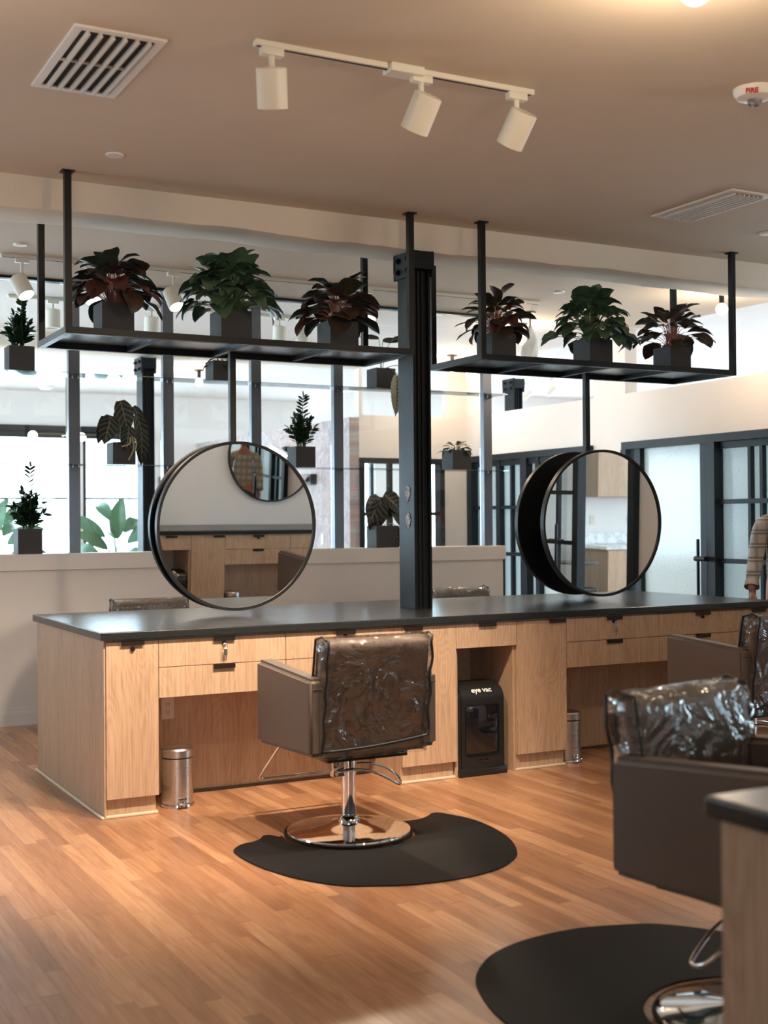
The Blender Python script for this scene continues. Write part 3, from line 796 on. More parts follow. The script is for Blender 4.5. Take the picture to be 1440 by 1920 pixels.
# floor mats
def make_mat(cx, cy, rz, label):
    out = [(-.58, -.05), (-.55, .012), (-.495, .06), (-.44, .075), (-.395, .105), (-.362, .150), (-.33, .150), (-.305, .10)]
    pts = [(x, y) for x, y in out]
    # rim of the base cut-out
    a0 = math.radians(160); a1 = math.radians(380)
    for k in range(15):
        a = a0 + (a1 - a0) * k / 14; pts.append((.305 * math.cos(a), .305 * math.sin(a)))
    pts += [(.305, .10), (.36, .075), (.43, .085), (.49, .120), (.53, .156), (.57, .150), (.60, .08), (.635, -.04), (.635, -.22), (.585, -.45), (.49, -.65), (.395, -.755), (.26, -.84), (.08, -.88), (-.13, -.865), (-.29, -.80), (-.40, -.73), (-.505, -.565), (-.565, -.37), (-.585, -.2)]
    bm = new_bm(); top = []
    path = smooth_path([(x, y, 0) for x, y in pts], 4, True)
    n = len(path); ctr = Vector((0, -.45, 0))
    lo = [bm.verts.new((p.x, p.y, .0)) for p in path]
    hi = [bm.verts.new((p.x, p.y, .006)) for p in path]
    for k in range(n): k2 = (k + 1) % n; bm.faces.new((lo[k], lo[k2], hi[k2], hi[k]))
    bm.faces.new(hi); bm.faces.new(lo[::-1])
    o = obj('floor_mat', bm, 'rubber'); o.location = (cx, cy, 0.0005); o.rotation_euler = (0, 0, rz)
    tag(o, label, 'mat', 'black anti fatigue mats'); return o
make_mat(.925, -.81, 0, 'black curved rubber mat under the centre salon chair')
make_mat(.985, -3.30, PI + .12, 'black curved rubber mat under the foreground chair at the lower right')
make_mat(3.40, -.81, 0, 'black curved rubber mat under the right salon chair')

# ------------------------------------------------------------------ bins and vacuum
def trash_can(x, y, label, rz=0.):
    t = thing('pedal_bin', label, 'bin', (x, y, 0), rz, 'small steel pedal bins')
    r = .08
    bm = new_bm(); lathe(bm, [(0, .016), (r, .016), (r, .245), (r - .004, .246), (0, .246)], n=48); obj('bucket', bm, 'steel', t, 'auto')
    bm = new_bm(); lathe(bm, [(0, .252), (r + .002, .252), (r + .002, .288), (r - .004, .296), (r - .02, .300), (0, .302)], n=48); obj('lid', bm, 'steel', t, 'auto')
    bm = new_bm(); lathe(bm, [(0, .246), (r - .003, .246), (r - .003, .252), (0, .252)], n=48); obj('gasket', bm, 'black', t, 'auto')
    bm = new_bm(); lathe(bm, [(0, 0), (r + .004, 0), (r + .007, .006), (r + .005, .015), (0, .017)], n=48); obj('base_ring', bm, 'chrome', t, 'auto')
    bm = new_bm(); box(bm, -.028, .028, -r - .035, -r + .01, .022, .030, .003); box(bm, -.022, .022, -r - .004, -r + .01, .018, .052, .002); obj('pedal', bm, 'chrome', t, 'auto')
    bm = new_bm(); box(bm, -.03, .03, r - .002, r + .016, .235, .292, .004); obj('hinge', bm, 'black', t, 'auto')
    return t
trash_can(.435, .165, 'small steel pedal bin under the left drawers, beside the left oak cabinet')
trash_can(2.86, .15, 'small steel pedal bin under the right drawers, right of the vacuum bin')
trash_can(2.66 + .22, YS - .12, 'small steel pedal bin of the foreground station, seen in the left mirror', PI)
def vacuum(x, y, rz, label):
    t = thing('vacuum_bin', label, 'vacuum', (x, y, 0), rz, 'black automatic vacuum bins')
    w, h, d = .312, .515, .23
    bm = new_bm(); pr = [(0, 0), (0, h - .09)]
    for k in range(1, 9): a = PI / 2 * k / 8; pr.append((.09 - .09 * math.cos(a), h - .09 + .09 * math.sin(a)))
    pr += [(d - .03, h), (d, h - .03), (d, 0)]
    vs = extrude_poly(bm, [(-w / 2, yy, zz) for yy, zz in pr], (w, 0, 0))
    sd = [e for e in bm.edges if all(abs(abs(v.co.x) - w / 2) < 1e-6 for v in e.verts) and abs(e.verts[0].co.x - e.verts[1].co.x) < 1e-6]
    bmesh.ops.bevel(bm, geom=sd, offset=.018, segments=3, affect='EDGES')
    obj('housing', bm, 'plastic', t, 'auto')
    bm = new_bm(); box(bm, -w / 2 - .004, w / 2 + .004, -.012, d * .6, 0, .045, .006); obj('inlet_base', bm, 'plastic', t, 'auto')
    bm = new_bm(); box(bm, -.115, .105, -.003, .004, .12, .40, .012); obj('canister_window', bm, 'glossblack', t, 'auto')
    bm = new_bm(); box(bm, -.02, .04, -.004, .002, .070, .095, .003); obj('latch', bm, 'glossblack', t, 'auto')
    text_mesh('lettering', 'eye vac', .045, 'letter', t, (0, .004, h - .046), (math.radians(52), 0, 0), .001, .0008)
    return t
vacuum(2.19, .035, 0, 'black vacuum bin marked eye vac in the open niche of the island')
vacuum(LEN - 2.19, YS - .04, PI, 'black vacuum bin of the foreground station, seen in the left mirror')
# outlets
def outlet(x, y, z, rz, label):
    t = thing('wall_outlet', label, 'outlet', (x, y, z), rz)
    bm = new_bm(); box(bm, -.036, .036, -.006, 0, -.058, .058, .003); obj('cover_plate', bm, 'outlet', t)
    for s in (-.021, .021):
        bm = new_bm(); cyl(bm, (0, -.006, s), (0, -.009, s), .016, n=20); p = obj('socket', bm, 'outlet', t, 'auto')
        bm = new_bm(); box(bm, -.008, -.005, -.0095, -.0088, s - .003, s + .006); box(bm, .005, .008, -.0095, -.0088, s - .003, s + .006); cyl(bm, (0, -.0088, s - .009), (0, -.0095, s - .009), .0025, n=8); obj('slots', bm, 'dark', p)
outlet(.470, .4245, .46, 0, 'beige power outlet on the knee space panel above the left steel bin')
outlet(XW, 7.05, 1.25, -PI / 2, 'white power outlet on the patterned wallpaper just above the ledge')

# ------------------------------------------------------------------ pots and plants
def leaf(bm, uvl, base, d, up, L, W, droop=.5, fold=.25, shape='oval', nu=9, nv=4, wav=0., ph=0.):
    d = d.normalized(); s = d.cross(up)
    if s.length < 1e-3: s = Vector((1, 0, 0))
    s.normalize(); nrm = s.cross(d).normalized()
    rows = []
    p = base.copy(); dirv = d.copy(); st = L / nu
    for i in range(nu + 1):
        u = i / nu
        if shape == 'heart': w = W * (min(1, (u / .16)) ** .5) * (1 - u) ** .62 * 1.45 * (1 + .2 * (1 - u)) if u > 0 else W * .5
        elif shape == 'arrow': w = W * (math.sin(PI * min(1, u * .98 + .08)) ** .65) * (1 - .35 * u)
        else: w = W * math.sin(PI * min(1, (u * .97 + .03))) ** .8
        nn = s.cross(dirv).normalized()
        row = []
        for j in range(-nv, nv + 1):
            v = j / nv
            q = p + s * (v * w / 2) + nn * (fold * abs(v) ** 1.3 * w / 2 + wav * math.sin(u * 14 + v * 2 + ph) * abs(v) * w)
            if shape == 'heart' and i == 0: q -= dirv * (abs(v) * L * .10)
            row.append(bm.verts.new(q))
        rows.append(row)
        ax = s; dirv = (Matrix.Rotation(-droop / nu * (.6 + .8 * u), 3, ax) @ dirv).normalized()
        p = p + dirv * st
    for i in range(nu):
        for j in range(2 * nv):
            f = bm.faces.new((rows[i][j], rows[i + 1][j], rows[i + 1][j + 1], rows[i][j + 1])); f.smooth = True
            for lp, (a, c) in zip(f.loops, ((i, j), (i + 1, j), (i + 1, j + 1), (i, j + 1))): lp[uvl].uv = (a / nu, c / (2 * nv))
def finish(name, bm, m, parent):
    me = bpy.data.meshes.new(name); bm.to_mesh(me); bm.free(); me.materials.append(M[m])
    for p in me.polygons: p.use_smooth = True
    o = bpy.data.objects.new(name, me); COL.objects.link(o); o.parent = parent; return o
def pot(x, y, z, w, h, label, group='charcoal square plant pots'):
    t = thing('potted_plant', label, 'plant', (x, y, z), group=group)
    bm = new_bm(); a = w / 2; k = a - .008
    for (x0, x1, y0, y1) in ((-a, a, -a, -k), (-a, a, k, a), (-a, -k, -k, k), (k, a, -k, k)): box(bm, x0, x1, y0, y1, 0, h)
    box(bm, -k, k, -k, k, 0, .01); obj('pot', bm, 'pot', t)
    bm = new_bm(); box(bm, -k, k, -k, k, h * .6, h - .018); obj('soil', bm, 'soil', t)
    return t
def bezier(p0, p1, p2, n=8): return [p0 * (1 - t) ** 2 + p1 * 2 * t * (1 - t) + p2 * t * t for t in [i / n for i in range(n + 1)]]
def bushy(t, h, seed, n, hr, hz, lsize, lw, mats, stem_m, shape='oval', low=0., droop=.9, sx=1., stem_r=.003, spike=False, colors=None):
    """fan of leaves on arching stalks. hr horizontal reach, hz height above the pot rim"""
    rnd = random.Random(seed)
    bms = [new_bm() for _ in mats]; uvs = [q.loops.layers.uv.new('UVMap') for q in bms]; sb = new_bm()
    for i in range(n):
        f = (i + .5) / n; az = i * 2.399963 + rnd.uniform(-.3, .3)
        el = f                                   # 0 centre/tall .. 1 outer/low
        reach = hr * (.12 + .62 * el) * rnd.uniform(.8, 1.12); ht = hz * (1 - .72 * el ** 1.5) * rnd.uniform(.82, 1.08) - low * el
        dirh = Vector((math.cos(az) * sx, math.sin(az) * .8, 0))
        p0 = Vector((dirh.x * .035, dirh.y * .035, h - .02)); p2 = Vector((dirh.x * reach, dirh.y * reach, h + ht * .80))
        p1 = Vector((dirh.x * reach * .35, dirh.y * reach * .35, h + ht * .85))
        pts = bezier(p0, p1, p2, 6); tube(sb, pts, stem_r, 5, rs=[stem_r * (1 - .09 * k) for k in range(7)])
        ld = (dirh.normalized() * (.55 + .5 * el) + Vector((rnd.uniform(-.35, .35), rnd.uniform(-.35, .35), .62 - .9 * el + rnd.uniform(-.2, .2))))
        L = lsize * rnd.uniform(.75, 1.15); k = rnd.randrange(len(mats))
        up = Vector((rnd.uniform(-.35, .35), rnd.uniform(-.35, .35), 1))
        leaf(bms[k], uvs[k], p2, ld, up, L, L * lw * rnd.uniform(.85, 1.1), droop * rnd.uniform(.5, 1.25), .22, shape, wav=.03, ph=i)
    if spike:
        tube(sb, [(0, 0, h + hz * .8), (.005, 0, h + hz * 1.0), (.02, 0, h + hz * 1.22)], .006, 6, rs=[.007, .010, .002])
    finish('stems', sb, stem_m, t)
    for q, mm in zip(bms, mats): finish('foliage', q, mm, t)
RG = 'red stemmed plants on the hanging shelves'
SZ = 2.4486
P = pot(.255, .64, SZ, .174, .165, 'burgundy leaved plant with red stems, leftmost pot on the left hanging shelf', RG)
bushy(P, .165, 11, 62, .215, .26, .165, .66, ['leaf_burg', 'leaf_red', 'leaf_red'], 'redstem', droop=1.2, spike=True, low=.02)
P = pot(.940, .68, SZ, .182, .178, 'tall green heart leaved plant in the middle of the left hanging shelf', 'green plants on the hanging shelves')
bushy(P, .178, 5, 100, .30, .33, .140, .74, ['leaf_green'], 'greenstem', 'heart', droop=1.1, low=.05, stem_r=.0035)
P = pot(1.612, .68, SZ, .182, .165, 'dark leaved plant with red stems, right pot on the left hanging shelf', RG)
bushy(P, .165, 21, 52, .21, .25, .17, .72, ['leaf_red', 'leaf_red', 'leaf_burg'], 'redstem', droop=1.0, low=.05)
P = pot(2.711, .66, SZ, .178, .16, 'dark red bushy plant, leftmost pot on the right hanging shelf', RG)
bushy(P, .16, 33, 60, .19, .25, .155, .6, ['leaf_burg', 'leaf_red', 'leaf_red'], 'redstem', droop=1.0, low=.02)
P = pot(3.466, .66, SZ, .182, .17, 'green bushy plant in the middle of the right hanging shelf', 'green plants on the hanging shelves')
bushy(P, .17, 9, 92, .31, .34, .140, .72, ['leaf_green'], 'greenstem', 'heart', droop=1.1, low=.07, stem_r=.0035)
P = pot(4.137, .66, SZ, .178, .16, 'dark leaved plant with red stems, rightmost pot on the right hanging shelf', RG)
bushy(P, .16, 47, 44, .28, .27, .17, .66, ['leaf_red', 'leaf_red', 'leaf_burg'], 'redstem', droop=.8, low=.03)

def zz(t, h, seed, n, ht, spread, ll=.05, tall=None, lean=0.):
    rnd = random.Random(seed); sb = new_bm(); lb = new_bm(); uvl = lb.loops.layers.uv.new('UVMap')
    for i in range(n):
        az = i * 2.4 + rnd.uniform(-.3, .3); f = (i + .5) / n
        H = ht * (1.05 - .55 * f) * rnd.uniform(.8, 1.1); R = spread * (.15 + .85 * f) * rnd.uniform(.7, 1.1)
        if tall and i == 0: H = tall; R = .02
        dh = Vector((math.cos(az), math.sin(az) * .4, 0)); p0 = Vector((dh.x * .03, dh.y * .03, h - .02)); p2 = Vector((dh.x * R + lean, dh.y * R, h + H)); p1 = Vector((dh.x * R * .45, dh.y * R * .45, h + H * .7))
        N = 12; pts = bezier(p0, p1, p2, N); tube(sb, pts, .004, 5, rs=[.0055 * (1 - .06 * k) for k in range(N + 1)])
        for k in range(2 if not (tall and i == 0) else 5, N + 1):
            tg = (pts[min(k + 1, N)] - pts[k - 1]).normalized(); sd = tg.cross(Vector((math.cos(az + .8), math.sin(az + .8), 0))).normalized()
            for s in (-1, 1):
                if k == N and s > 0: dd = tg
                else: dd = tg * .65 + sd * s * .8
                L = ll * rnd.uniform(.8, 1.15) * (1 - .25 * k / N)
                leaf(lb, uvl, pts[k], dd, Vector((rnd.uniform(-1, 1), rnd.uniform(-1, 1), 1)), L, L * .42, .3, .15, 'oval', 5, 2)
    finish('stems', sb, 'darkstem', t); finish('foliage', lb, 'leaf_zz', t)
ZG = 'waxy leafed upright plants on the partition'
P = pot(.296, YH - .02, 2.536, .178, .175, 'upright waxy leafed plant on the upper glass shelf at the left picture edge', ZG)
zz(P, .175, 3, 11, .22, .13, .082, tall=.34, lean=-.0)
P = pot(.369, YH + .075, LEDGE + .001, .172, .18, 'waxy leafed plant with one tall shoot on the white ledge', ZG)
zz(P, .18, 8, 14, .25, .16, .078, tall=.45)
P = pot(2.506, YH - .02, 1.877, .170, .165, 'tall dark waxy leafed plant on the lower glass shelf right of the left mirror', ZG)
zz(P, .165, 15, 10, .27, .12, .078, tall=.40)

def striped(t, h, spec, mats='leaf_stripe', stem='darkstem', wav=.02):
    """spec: list of (tip point of stalk, leaf direction, length, width ratio, material)"""
    sb = new_bm(); B = {}
    for (q, d, L, w, mm) in spec:
        q = Vector(q); p1 = Vector((q.x * .35, q.y * .4, max(h + .05, q.z * .9)))
        tube(sb, bezier(Vector((q.x * .1, 0, h - .02)), p1, q, 8), .003, 5)
        if mm not in B: bm = new_bm(); B[mm] = (bm, bm.loops.layers.uv.new('UVMap'))
        bm, uvl = B[mm]
        d = Vector(d); L *= 1.15; leaf(bm, uvl, q, d, Vector((0, -.9, .45)), L, L * w * 1.1, .45, .20, 'arrow', 12, 5, wav)
    finish('stems', sb, stem, t)
    for mm, (bm, uvl) in B.items(): finish('foliage', bm, mm, t)
SG = 'striped leaf plants on the partition'
P = pot(1.037, YH - .02, 1.877, .172, .165, 'dark pale-striped hanging plant on the lower glass shelf left of the left mirror', SG)
S = 'leaf_stripe'
striped(P, .165, [((-.03, -.08, .47), (.25, -.2, -.95), .22, .62, S), ((-.09, -.05, .36), (-.25, -.2, -.9), .20, .66, S), ((.03, -.10, .28), (-.1, -.1, -1), .18, .60, S), ((.12, .0, .38), (.35, .1, -.9), .24, .45, S), ((.14, -.05, .26), (.05, 0, -1), .24, .42, S),
                  ((-.13, 0, .36), (-.15, .1, -1), .20, .32, S), ((-.03, .03, .40), (.3, .2, -.7), .18, .5, S), ((.05, -.02, .20), (-.3, -.1, -1), .14, .55, S), ((.10, .02, .44), (.55, .1, -.7), .18, .4, S)])
sb = new_bm()
for pts in (((.04, -.10, .20), (.03, -.12, .15), (-.03, -.12, .13)), ((.05, -.10, .22), (.06, -.12, .12), (.02, -.125, .03)), ((.06, -.10, .22), (.08, -.12, .16), (.07, -.12, .10))): tube(sb, smooth_path(pts, 5), .006, 6)
o = finish('aerial_roots', sb, 'root', P)
P = pot(3.27, YH + .075, LEDGE + .001, .178, .182, 'drooping dark striped plant in a pot on the white ledge beside the column', SG)
striped(P, .182, [((-.03, -.04, .42), (-.35, -.25, -.55), .24, .75, S), ((-.04, -.07, .39), (-.12, -.1, -1), .22, .62, S), ((.02, -.02, .44), (.6, -.1, -.45), .22, .70, S), ((.06, -.04, .36), (.55, 0, -.75), .20, .40, S), ((.0, -.02, .42), (.1, -.05, -.8), .20, .70, S), ((.11, -.06, .18), (.12, -.05, -1), .19, .42, S), ((-.06, -.08, .16), (.1, -.1, -.8), .10, .5, S), ((.05, -.01, .42), (.2, -.05, -.9), .18, .6, S), ((-.08, -.02, .36), (-.1, -.05, -.9), .2, .5, S)], stem='root')
P = pot(3.232, YH - .02, 2.536, .176, .165, 'plant with one pale veined hanging leaf on the upper glass shelf left of the column', SG)
striped(P, .165, [((.06, -.16, .10), (.04, -.05, -1), .30, .42, 'leaf_pale'), ((.17, -.10, .05), (-.15, -.1, -1), .15, .45, 'leaf_pale'), ((.02, 0, .40), (.85, 0, .12), .17, .3, S), ((.12, 0, .42), (1, .1, .12), .17, .32, S), ((-.02, 0, .42), (-.8, .1, .1), .15, .3, S), ((.20, .0, .20), (.3, 0, -.9), .10, .5, S)], stem='greenstem')
P = pot(1.822, YH - .02, 2.536, .176, .15, 'square trailing plant pot on the upper glass shelf, behind the left hanging shelf', 'trailing plants on the partition')
bushy(P, .15, 61, 16, .12, .08, .08, .5, ['leaf_zz'], 'darkstem', droop=1.4, low=.05)
P = pot(3.953, YH - .02, 1.877, .180, .165, 'low green succulent in a square pot on the lower glass shelf right of the column', 'trailing plants on the partition')
bushy(P, .165, 71, 26, .15, .07, .075, .55, ['leaf_green', 'leaf_zz'], 'darkstem', droop=.8, low=.03)
# big soft leaved plants near the far windows
for (x, y, lb, sd) in ((2.93, 9.9, 'large leafed houseplant standing before the far windows left of the far column', 2), (1.42, 10., 'large leafed houseplant at the far window, at the left picture edge', 6)):
    t = thing('houseplant', lb, 'plant', (x, y, 0), group='large houseplants by the far windows')
    bm = new_bm(); lathe(bm, [(0, 0), (.16, 0), (.21, .38), (.2, .4), (.17, .4), (.16, .34), (0, .34)], n=32); obj('pot', bm, 'pot', t, 'auto')
    rnd = random.Random(sd); sb = new_bm(); lb_ = new_bm(); uvl = lb_.loops.layers.uv.new('UVMap')
    for i in range(13):
        az = i * 2.4 + sd; f = (i + .5) / 13; R = .08 + .26 * f; H = 1.05 * (1 - .5 * f) * rnd.uniform(.9, 1.1)
        q = Vector((R * math.cos(az), R * math.sin(az), .35 + H)); tube(sb, bezier(Vector((0, 0, .34)), Vector((q.x * .3, q.y * .3, q.z * .8)), q, 8), .008, 6)
        leaf(lb_, uvl, q, Vector((math.cos(az), math.sin(az), 1.1 - 1.1 * f)), Vector((-.4, -.9, .5)), rnd.uniform(.48, .62), rnd.uniform(.17, .24), 1.1, .2, 'oval', 12, 4, .04, i)
    finish('stems', sb, 'greenstem', t); finish('foliage', lb_, 'leaf_big', t)

# ------------------------------------------------------------------ ceiling fixtures
def vent(x0, x1, y0, y1, nsl, label, rows=2):
    t = thing('ceiling_vent', label, 'vent', ((x0 + x1) / 2, (y0 + y1) / 2, ZC)); a = (x1 - x0) / 2; c = (y1 - y0) / 2; f = .035
    bm = new_bm()
    for (p, q, r, s) in ((-a, a, -c, -c + f), (-a, a, c - f, c), (-a, -a + f, -c + f, c - f), (a - f, a, -c + f, c - f)): box(bm, p, q, r, s, -.010, 0, .002)
    obj('frame', bm, 'white', t)
    bm = new_bm(); box(bm, -a + f, a - f, -c + f, c - f, -.003, -.001); obj('duct_opening', bm, 'dark', t)
    for k in range(nsl):
        x = -a + f + (2 * a - 2 * f) * (k + .5) / nsl; bm = new_bm()
        vs = box(bm, x - .0035, x + .0035, -c + f, c - f, -.022, -.004)
        for v in vs:
            if v.co.z < -.02: v.co.x += .006
        obj('vane', bm, 'vane', t)
    if rows == 2:
        bm = new_bm(); box(bm, -a + f, a - f, -.006, .006, -.012, -.004); obj('centre_bar', bm, 'vane', t)
    return t
vent(-.49, -.14, -1.485, -.77, 6, 'white slatted air vent on the ceiling at the upper left')
vent(3.29, 3.60, -.825, -.145, 7, 'white slatted air vent on the ceiling near the right picture edge', 1)
for x, y, lb in ((.098, .057, 'small white round ceiling cap above the left hanging shelf'), (.11, 2.27, 'small white round ceiling cap behind the left hanging posts'), (4.257, -.105, 'small white round ceiling cap at the right edge'), (4.272, 2.143, 'small white round ceiling cap above the right hanging plants')):
    t = thing('sprinkler_cap', lb, 'ceiling cap', (x, y, ZC), group='sprinkler caps on the ceiling')
    bm = new_bm(); lathe(bm, [(0, -.010), (.030, -.010), (.044, -.007), (.046, 0), (0, 0)], n=32); obj('cover', bm, 'white', t, 'auto')
t = thing('smoke_alarm', 'white round ceiling alarm in the far room near the far wall', 'alarm', (2.2, 10.6, ZC))
bm = new_bm(); lathe(bm, [(0, -.05), (.06, -.05), (.10, -.02), (.10, 0), (0, 0)], n=32); obj('housing', bm, 'white', t, 'auto')
# fire strobe
t = thing('fire_alarm', 'white ceiling strobe marked FIRE at the right picture edge', 'alarm', (2.243, -2.067, ZC), math.radians(-44))
bm = new_bm(); lathe(bm, [(0, -.045), (.045, -.045), (.075, -.036), (.088, -.016), (.09, 0), (0, 0)], n=48); obj('housing', bm, 'white', t, 'auto')
bm = new_bm(); lathe(bm, [(0, -.075), (.018, -.072), (.028, -.06), (.032, -.045), (0, -.045)], n=8); obj('strobe_lens', bm, film('strobe_glass', (.9, .9, .9), .3, .05), t)
text_mesh('lettering', 'FIRE', .028, 'redletter', t, (-.012, -.0795, -.037), (math.radians(122), 0, 0), .004, .0006)

# track lights
def head(t, x, y, z, yaw, tilt, lit, name='lamp_head', drop=.15):
    """yaw: compass of the aim, tilt from straight down"""
    bm = new_bm(); cyl(bm, (0, 0, 0), (0, 0, -.028), .026, n=16) if False else box(bm, -.045, .045, -.018, .018, -.030, 0, .003)
    cyl(bm, (0, 0, -.03), (0, 0, -drop + .065), .011, n=12)
    ad = obj('adapter', bm, 'cream', t, 'auto'); ad.location = (x, y, z)
    bm = new_bm(); lathe(bm, [(0, .075), (.052, .075), (.058, .070), (.058, -.075), (.052, -.075), (.052, -.058), (0, -.058)], n=40)
    R = Matrix.Rotation(yaw, 4, 'Z') @ Matrix.Rotation(tilt, 4, 'X')
    hd = obj(name, bm, 'cream', t, 'auto'); hd.matrix_local = Matrix.Translation((x, y, z - drop)) @ R
    bm = new_bm(); cyl(bm, (0, 0, -.060), (0, 0, -.066), .050, n=32); obj('lens', bm, 'lamp_face' if lit else 'white', hd, 'auto')
    if lit:
        ld = bpy.data.lights.new('spot', 'SPOT'); ld.energy = lit; ld.color = (1, .80, .60); ld.spot_size = math.radians(75); ld.spot_blend = .6; ld.shadow_soft_size = .045
        lo = bpy.data.objects.new('lamp_beam', ld); COL.objects.link(lo); lo.parent = hd; lo.location = (0, 0, -.085)
def track(name, x0, x1, y, heads, label, box_at=None):
    t = thing(name, label, 'track light', (0, y, ZC), group='ceiling track lights')
    bm = new_bm(); box(bm, x0, x1, -.018, .018, -.022, 0, .002); obj('rail', bm, 'cream', t)
    bm = new_bm(); box(bm, x0 + .01, x1 - .01, -.006, .006, -.0235, -.0215); obj('rail_slot', bm, 'dark', t)
    if box_at is not None: bm = new_bm(); box(bm, box_at - .075, box_at + .075, -.04, .04, -.035, -.0, .004); obj('power_feed', bm, 'cream', t)
    for (x, yaw, tilt, lit) in heads: head(t, x, 0, -.022, yaw, tilt, lit, drop=.19 if y == 2.6 else .15)
R_ = math.radians
# tilt about local X: positive tilt swings the open end toward +Y? (-z axis rotated): aim = (0, sin, -cos)
track('track_light', .15, 1.41, -1.63, [(.22, R_(-28), R_(21), 200), (.87, R_(16), R_(34), 200), (1.33, R_(14), R_(36), 200)], 'white ceiling track with three spotlights near the top of the picture', .79)
track('track_light', .05, 4.4, 2.60, [(.19, R_(215), R_(32), 45), (.66, R_(190), R_(25), 45), (1.25, R_(200), R_(30), 45), (2.80, R_(165), R_(40), 45)], 'white ceiling track with four lit spotlights just before the glass partition')
track('track_light', .4, 3.2, 4.10, [(.75, 0, R_(0), 0), (1.56, 0, R_(8), 0), (2.71, 0, R_(8), 0), (2.93, 0, R_(8), 0)], 'white ceiling track behind the glass partition with pale unlit spotlights')
t2 = thing('track_light', 'pale track with spotlights in the bright room above the right doors', 'track light', (8., 6.6, 3.5), group='ceiling track lights')
bm = new_bm(); box(bm, -.02, .02, -1.6, 2., -.20, -.17); box(bm, -.01, .01, -1.2, -1.18, -.17, 0); box(bm, -.01, .01, 1.6, 1.62, -.17, 0); obj('rail', bm, 'cream', t2)
for dy in (1.45, .9): head(t2, 0, dy, -.20, R_(60), R_(45), 0)

# globe lamps
def globe(x, y, label, power=0., drop=.11, r=.047):
    t = thing('globe_lamp', label, 'lamp', (x, y, ZC), group='bare globe lamps on the ceiling')
    bm = new_bm(); lathe(bm, [(0, -.018), (.055, -.018), (.060, -.010), (.060, 0), (0, 0)], n=32); obj('canopy', bm, 'brass', t, 'auto')
    bm = new_bm(); cyl(bm, (0, 0, -.018), (0, 0, -drop + .01), .022, .02, n=20); obj('lamp_holder', bm, 'black', t, 'auto')
    bm = new_bm(); bmesh.ops.create_uvsphere(bm, u_segments=24, v_segments=14, radius=r)
    for v in bm.verts: v.co.z = v.co.z - drop - r * .8
    obj('bulb', bm, 'bulb', t, True)
    if power:
        ld = bpy.data.lights.new('globe', 'POINT'); ld.energy = power; ld.color = (1, .78, .55); ld.shadow_soft_size = .08
        lo = bpy.data.objects.new('lamp_glow', ld); COL.objects.link(lo); lo.parent = t; lo.location = (0, 0, -drop - r * 2 - .06)
globe(1.132, -2.945, 'lit bare globe lamp cut by the top edge of the picture', 20, drop=.07, r=.055)
globe(5.415, 1.545, 'lit bare globe lamp on a brass mount right of the right hanging shelf', 16)
globe(5.44, 5.72, 'lit bare globe lamp between the column and the right hanging shelf', 14)
globe(3.404, 8.10, 'small lit globe lamp in the far room above the left mirror', 12)
globe(4.9, 3.60, 'lit globe lamp beside the plastic bag above the right hanging shelf', 10)
globe(-1.15, -2.1, 'globe lamp just outside the upper left picture corner', 9)
globe(3.3, -3., 'globe lamp over the east end of the foreground station', 12)
# plastic bag hanging in front of a lamp
t = thing('plastic_bag', 'milky plastic bag hanging beside the leftmost pot of the right hanging shelf', 'bag', (4.62, 3.05, ZC))
bm = new_bm(); rings = []
for k in range(12):
    z = -.12 - .30 * k / 11; r = .018 + .05 * math.sin(PI * min(1, k / 11 * .62)) ; rings.append([bm.verts.new((r * math.cos(a) * (1 + .25 * math.sin(3 * a + k * .7)), r * math.sin(a) * (1 + .2 * math.cos(4 * a + k)), z)) for a in [2 * PI * j / 24 for j in range(24)]])
for A, B in zip(rings, rings[1:]):
    for j in range(24): bm.faces.new((A[j], A[(j + 1) % 24], B[(j + 1) % 24], B[j]))
bm.faces.new(rings[-1]); obj('bag_sheet', bm, 'bag', t, True)
bm = new_bm(); cyl(bm, (0, 0, 0), (0, 0, -.14), .008, n=10); cyl(bm, (0, 0, -.0), (0, 0, -.014), .05, n=24); obj('hanger', bm, 'brass', t, 'auto')
# chandelier with opal globes in the far room
t = thing('chandelier', 'pendant with four white globes hanging before the far windows at the left', 'lamp', (2.07, 9.0, ZC))
bm = new_bm(); cyl(bm, (0, 0, 0), (0, 0, -.74), .012, n=10); cyl(bm, (0, 0, 0), (0, 0, -.03), .06, n=20); cyl(bm, (-.42, 0, -.74), (.46, 0, -.74), .009, n=8); cyl(bm, (0, -.22, -.74), (0, .22, -.74), .009, n=8); obj('arms', bm, 'brass', t, 'auto')
for dx, dy in ((-.40, 0), (0.0, -.2), (.20, .1), (.44, 0)):
    bm = new_bm(); bmesh.ops.create_uvsphere(bm, u_segments=20, v_segments=12, radius=.055); g = obj('globe_shade', bm, 'globe', t, True); g.location = (dx, dy, -.76)

# emergency fixtures
t = thing('emergency_light', 'small black and silver fixture on the patterned wall beside the left mirror', 'fixture', (XW - .02, 7.3, 1.98))
bm = new_bm(); box(bm, -.06, .02, -.10, .16, -.10, .02, .01); obj('housing', bm, 'plastic', t)
for dy in (-.02, .16): bm = new_bm(); cyl(bm, (-.16, dy, -.05), (-.05, dy, -.02), .05, .03, n=20); obj('lamp_head', bm, 'chrome', t, 'auto')
t = thing('emergency_light', 'small silver tube fixture high on the patterned wall left of the tall waxy plant', 'fixture', (XW - .02, 8.0, 2.3))
bm = new_bm(); cyl(bm, (-.14, .12, .06), (-.04, -.15, -.08), .045, n=20); obj('housing', bm, 'chrome', t, 'auto')
bm = new_bm(); box(bm, -.05, .018, -.05, .05, -.06, .06, .005); obj('bracket', bm, 'black', t)
t = thing('emergency_light', 'small black fixture on the pale far wall at the left edge of the left mirror', 'fixture', (4.02, YF - .001, 2.02))
bm = new_bm(); box(bm, -.09, .12, -.08, 0, -.02, .09, .01); obj('housing', bm, 'plastic', t)
